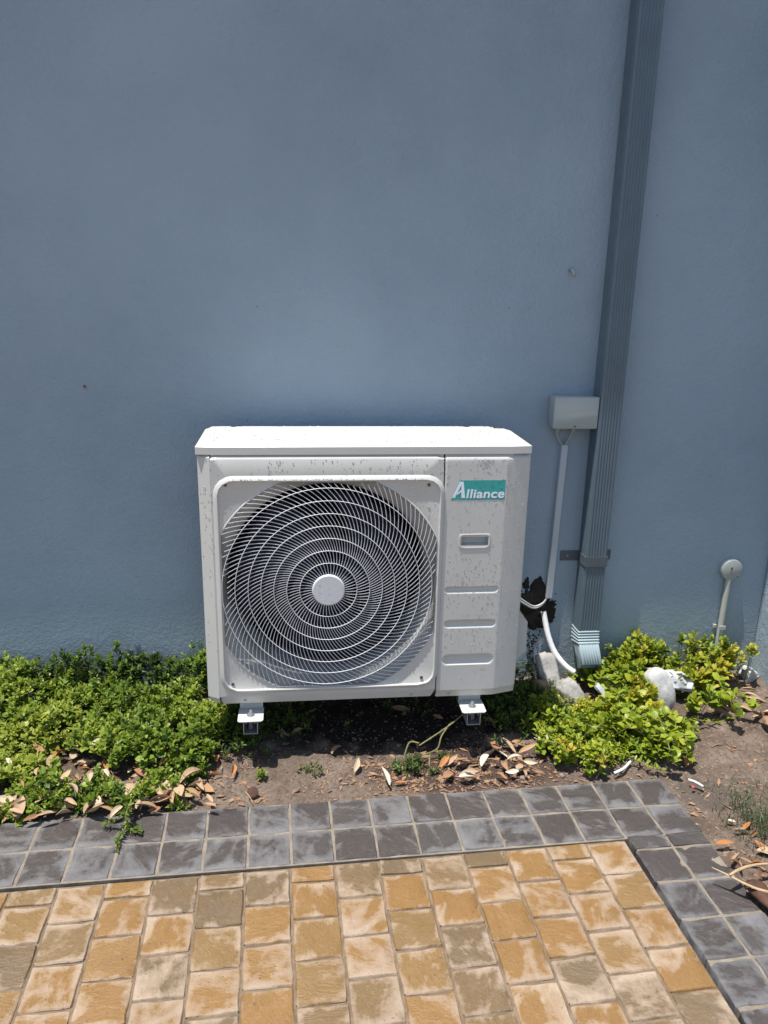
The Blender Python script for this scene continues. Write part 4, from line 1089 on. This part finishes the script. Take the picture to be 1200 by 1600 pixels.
def dleaf(px, py, h=0.0, L=.06, label=None, group=None, key='dry', rot=None, var=None, loc=None):
    q = loc or G(px, py, max(0, h)); z = soil_z(q.x, q.y) if inside_paving(q.x, q.y) < 0 else .003
    o = bpy.data.objects.new('dry_leaf', rl_.choice(LM[key]) if var is None else LM[key][var]); COL.objects.link(o)
    o.location = (q.x, q.y, max(z, 0)+h*.0+(h if h > 0 else .008)); o.scale = (L, L*rl_.uniform(.7, 1.35), L*rl_.uniform(.25, .9))
    o.rotation_euler = rot or (rl_.gauss(0, .38), rl_.gauss(0, .28), rl_.uniform(0, 6.28)); return tag(o, label, 'dry leaf', group)
gA = 'dry leaves between the left ground cover and the border'; lA = 'curled tan dry leaf in the litter between left ground cover and border'
for k in range(70):
    px = rl_.uniform(-10, 330); py = 1283-.13*px*.55+rl_.gauss(-18, 15)
    if px > 300 and py < 1200: continue
    if py > 1286-.07*px: py = 1280-.07*px
    dleaf(px, py, rl_.uniform(.006, .038), rl_.uniform(.032, .066), lA, gA)
gB = 'dry leaves caught on top of the left ground cover'; lB = 'pale dry leaf caught on top of the left green ground cover'
for px, py in [(12,1095),(75,1135),(44,1130),(150,1168),(78,1190),(135,1075),(215,1130),(222,1120),(305,1102),(240,1078),(110,1235),(60,1205),(160,1205),(120,1160),(180,1180),(30,1150),(205,1145),(100,1215),(20,1060),(160,1090),(265,1140),(120,1120),(60,1170),(190,1110),(15,1190),(140,1215),(225,1165),(95,1155),(250,1100),(35,1225)]:
    dleaf(px, py, .075 if py < 1140 else .06, rl_.uniform(.024, .045), lB, gB, key=rl_.choice(('dry','dryp','dry')))
gI = 'dry leaves lying in the gaps of the left ground cover'; lI = 'tan or rusty dry leaf lying in a gap of the left ground cover'
k = 0
while k < 70:
    x, y = rl_.uniform(-1.0, -.25), rl_.uniform(1.86, 2.33)
    hole = nz(x, y, 7, 4)+.5*nz(x, y, 17, 9)
    if hole < .26: continue
    k += 1; dleaf(0, 0, .022, rl_.uniform(.03, .06), lI, gI, key=rl_.choice(('dry', 'dry', 'dryo')), loc=Vector((x, y, 0)))
gC = 'dry leaves in the pile at the right end of the left ground cover'; lC = 'large curled tan leaf in the pile where the left ground cover ends'
for px, py, L in [(262,1192,.075),(272,1180,.07),(288,1188,.065),(255,1200,.05),(300,1215,.075),(290,1225,.05),(245,1235,.06),(262,1230,.055),(235,1225,.05),(270,1245,.05),(250,1250,.06),(300,1238,.05),(170,1240,.06),(150,1250,.06),(165,1228,.05),(185,1235,.05)]:
    uC = {(262,1192): 'largest curled tan leaf at the top left of the left heap', (288,1188): 'arched tan leaf on the upper right of the left heap', (300,1215): 'long tan leaf pointing right from the left heap', (245,1235): 'tan leaf at the lower left of the left heap', (170,1240): 'broad tan leaf just above the trailing green runner', (150,1250): 'tan leaf left of the trailing green runner at the border'}
    dleaf(px, py, .03, L, uC.get((px, py), lC), None if (px, py) in uC else gC)
gD = 'rust coloured dry leaves left of the unit shadow'; lD = 'rust brown dry leaf beside the left edge of the unit shadow'
for k in range(18):
    dleaf(rl_.gauss(338, 9), rl_.uniform(1130, 1215), rl_.uniform(.008, .03), rl_.uniform(.025, .045), lD, gD, key=rl_.choice(('dryo', 'dry')))
gE = 'pale dry leaves in the heap under the right front of the unit'; lE = 'pale curled leaf in the heap before the right foot of the unit'
for px, py, L in [(705,1190,.05),(720,1187,.055),(765,1175,.06),(785,1180,.07),(795,1168,.06),(805,1185,.05),(810,1165,.045),(825,1170,.06),(845,1160,.055),(775,1192,.045),(790,1198,.05),(740,1192,.05),(758,1188,.05),(812,1198,.04),(770,1162,.055),(735,1205,.045),(800,1205,.04),(830,1190,.04),(822,1208,.03),(782,1212,.035)]:
    uE = {(705,1190): 'leftmost pale leaf of the heap before the right foot', (785,1180): 'large tan leaf in the middle of the heap before the right foot', (845,1160): 'tan leaf touching the left edge of the right ground cover', (825,1170): 'pale leaf at the right end of the heap before the right foot', (782,1212): 'small leaf lying lowest, right behind the border stones', (795,1168): 'upright pale leaf at the top of the right heap'}
    dleaf(px, py, rl_.uniform(.01, .035), L, uE.get((px, py), lE), None if (px, py) in uE else gE, key=rl_.choice(('dry','dryp','dry')))
gF = 'dry leaves lying in the deep shade under the unit'; lF = 'brown dry leaf lying in the deep shade beneath the unit'
for k in range(20):
    dleaf(0, 0, .012, rl_.uniform(.035, .06), lF, gF, loc=Vector((rl_.uniform(-.15, .75), rl_.uniform(2.06, 2.42), 0)))
gG = 'dry leaves and husks on the soil by the wall corner'; lG = 'tan dry husk lying on the bare soil near the wall corner'
for k in range(30):
    px = rl_.uniform(1105, 1215); dleaf(px, rl_.uniform(1075, 1130)+max(0, px-1150)*.3, .008, rl_.uniform(.03, .06), lG, gG, var=rl_.choice((1, 3, 7)), rot=(rl_.uniform(-.5, .5), rl_.uniform(-.2, .2), rl_.gauss(-.3, .6)))
gH = 'dry leaves round the grass tuft'; lH = 'brown dry leaf on the soil round the dull grass tuft'
for px, py in [(1158,1300),(1165,1297),(1190,1322),(1197,1330),(1170,1345),(1150,1340),(1148,1352),(1186,1350),(1196,1362),(1182,1372),(1192,1380),(1176,1305),(1200,1395),(1208,1385)]:
    dleaf(px, py, .012, rl_.uniform(.03, .05), lH, gH, key=rl_.choice(('dry','dry','dry','dryo')))
dleaf(1133, 1317, .016, .046, 'bright orange-brown dry leaf on the soil beside the right border', None, 'dryo', (.25, -.1, -.2), 6)
dleaf(1143, 1283, .014, .022, 'small pinkish dry leaf above the orange one near the grass', None, 'dryp', (.1, 0, -.6), 6)
dleaf(602, 1212, .028, .060, 'very pale folded dry leaf standing left of the shrubby sprig', None, 'dryp', (.5, -.5, 2.0), 3)
dleaf(557, 1200, .018, .045, 'yellowish curled dry leaf at the shadow edge before the unit', None, 'dry', (.3, -.4, 1.2), 5)
dleaf(701, 1211, .018, .050, 'broad light brown leaf lying between the tuft and the leaf heap', None, 'dry', (.2, .2, .8), 2)
dleaf(730, 1211, .018, .055, 'grey-tan curled leaf left of the pale leaf heap', None, 'dryp', (.5, .1, .3), 5)
dleaf(627, 1222, .010, .034, 'small orange-tan leaf on dark soil below the shrubby sprig', None, 'dryo', (.1, 0, .1), 1)
dleaf(860, 1162, .040, .078, 'long pale husk leaf lying on the left edge of the right ground cover', None, 'dryp', (.4, .15, -.45), 1)
dleaf(695, 1188, .022, .05, 'reddish brown curled leaf behind the broad light brown one', None, 'dryo', (.5, -.3, .7), 0)
dleaf(1192, 1130, .03, .08, 'broad reddish-tan husk at the right edge on bare soil', None, 'dry', (.5, .2, 1.3), 2)
dleaf(1075, 1190, .012, .05, 'dark maroon dry leaf on the damp soil patch', None, 'dryo', (.1, 0, .9), 6)

def strip(P, wds, label, name='palm_strip'):
    pts = bez([G(*p) for p in P], 8); V = []; n = len(pts)
    for i, p in enumerate(pts):
        d = (pts[min(i+1, n-1)]-pts[max(i-1, 0)]).normalized(); s_ = d.cross(Vector((0,0,1))).normalized()
        t = i/(n-1)*(len(wds)-1); k = min(int(t), len(wds)-2); ww = (wds[k]+(wds[k+1]-wds[k])*(t-k))/2
        V += [p-s_*ww, p+Vector((0,0,ww*.5)), p+s_*ww, p-Vector((0,0,.0015))]
    F = [(i*4+k, i*4+(k+1) % 4, (i+1)*4+(k+1) % 4, (i+1)*4+k) for i in range(n-1) for k in range(4)]+[(3,2,1,0), tuple(4*(n-1)+k for k in range(4))]
    return tag(mesh(name, V, F, M['palm'], None, True), label, 'palm strip')
strip([(1112,1355,.055),(1140,1368,.050),(1165,1381,.045),(1190,1391,.035),(1225,1398,.02)], [.003,.006,.010,.013,.012], 'straight pale palm strip reaching over the right border stones')
strip([(1140,1367,.054),(1152,1360,.056),(1168,1354,.05),(1190,1350,.04),(1225,1349,.03)], [.006,.011,.012,.010,.008], 'curved tan palm strip crossing above the straight one')
rock('bark_piece', (.03, .055, .014), 71, M['bark'], G(1200, 1405, .02), (.1, .3, .4), 'dark brown piece of bark below the palm strips at the right edge', 'bark', .3, .4, 3)

# ------------------------------------------------------------------ crumbs and litter (nobody could count them)
V = []; F = []
OCT = [(1,0,0),(0,1,0),(-1,0,0),(0,-1,0),(0,0,1),(0,0,-1)]; OF = [(0,1,4),(1,2,4),(2,3,4),(3,0,4),(1,0,5),(2,1,5),(3,2,5),(0,3,5)]
k = 0
while k < 8000:
    x = rl_.uniform(-.4, 1.75); y = rl_.uniform(1.0, 2.43)
    if inside_paving(x, y) > -.004: continue
    k += 1; r_ = rl_.choice((.0011, .0015, .002, .0027, .004))*rl_.uniform(.7, 1.2)
    z = soil_z(x, y); b0 = len(V)
    for o_ in OCT: V.append((x+o_[0]*r_*rl_.uniform(.7, 1.3), y+o_[1]*r_*rl_.uniform(.7, 1.3), z+r_*.25+o_[2]*r_*rl_.uniform(.5, .9)))
    F += [tuple(b0+i for i in f) for f in OF]
tag(mesh('soil_crumbs', V, F, M['crumb']), 'small crumbs and clods scattered over the bare soil', 'soil crumbs', kind='stuff')
V = []; F = []
for k in range(2600):
    if k < 1300: x, y = rl_.gauss(.45, .2), rl_.gauss(1.95, .06)
    elif k < 1900: x, y = rl_.uniform(-.9, -.1), rl_.uniform(1.86, 2.1)
    else: x, y = rl_.uniform(.9, 1.7), rl_.uniform(1.4, 2.4)
    if inside_paving(x, y) > -.003: continue
    z = soil_z(x, y)+.002; a = rl_.uniform(0, 6.28); l = rl_.uniform(.003, .010) if k % 5 else rl_.uniform(.008, .020); w_ = l*rl_.uniform(.12, .5); t = rl_.uniform(-.4, .4); b0 = len(V)
    ca, sa = cos(a), sin(a)
    V += [(x-ca*l, y-sa*l, z-t*l), (x-sa*w_, y+ca*w_, z+.0012), (x+ca*l, y+sa*l, z+t*l), (x+sa*w_, y-ca*w_, z)]
    F.append((b0, b0+1, b0+2, b0+3))
lit = mesh('leaf_litter', V, F, m_rock('litter_flake', (0.10,0.05,0.03), (0.32,0.2,0.12), 60)); tag(lit, 'tiny brown flakes of leaf litter over the soil', 'leaf litter', kind='stuff')
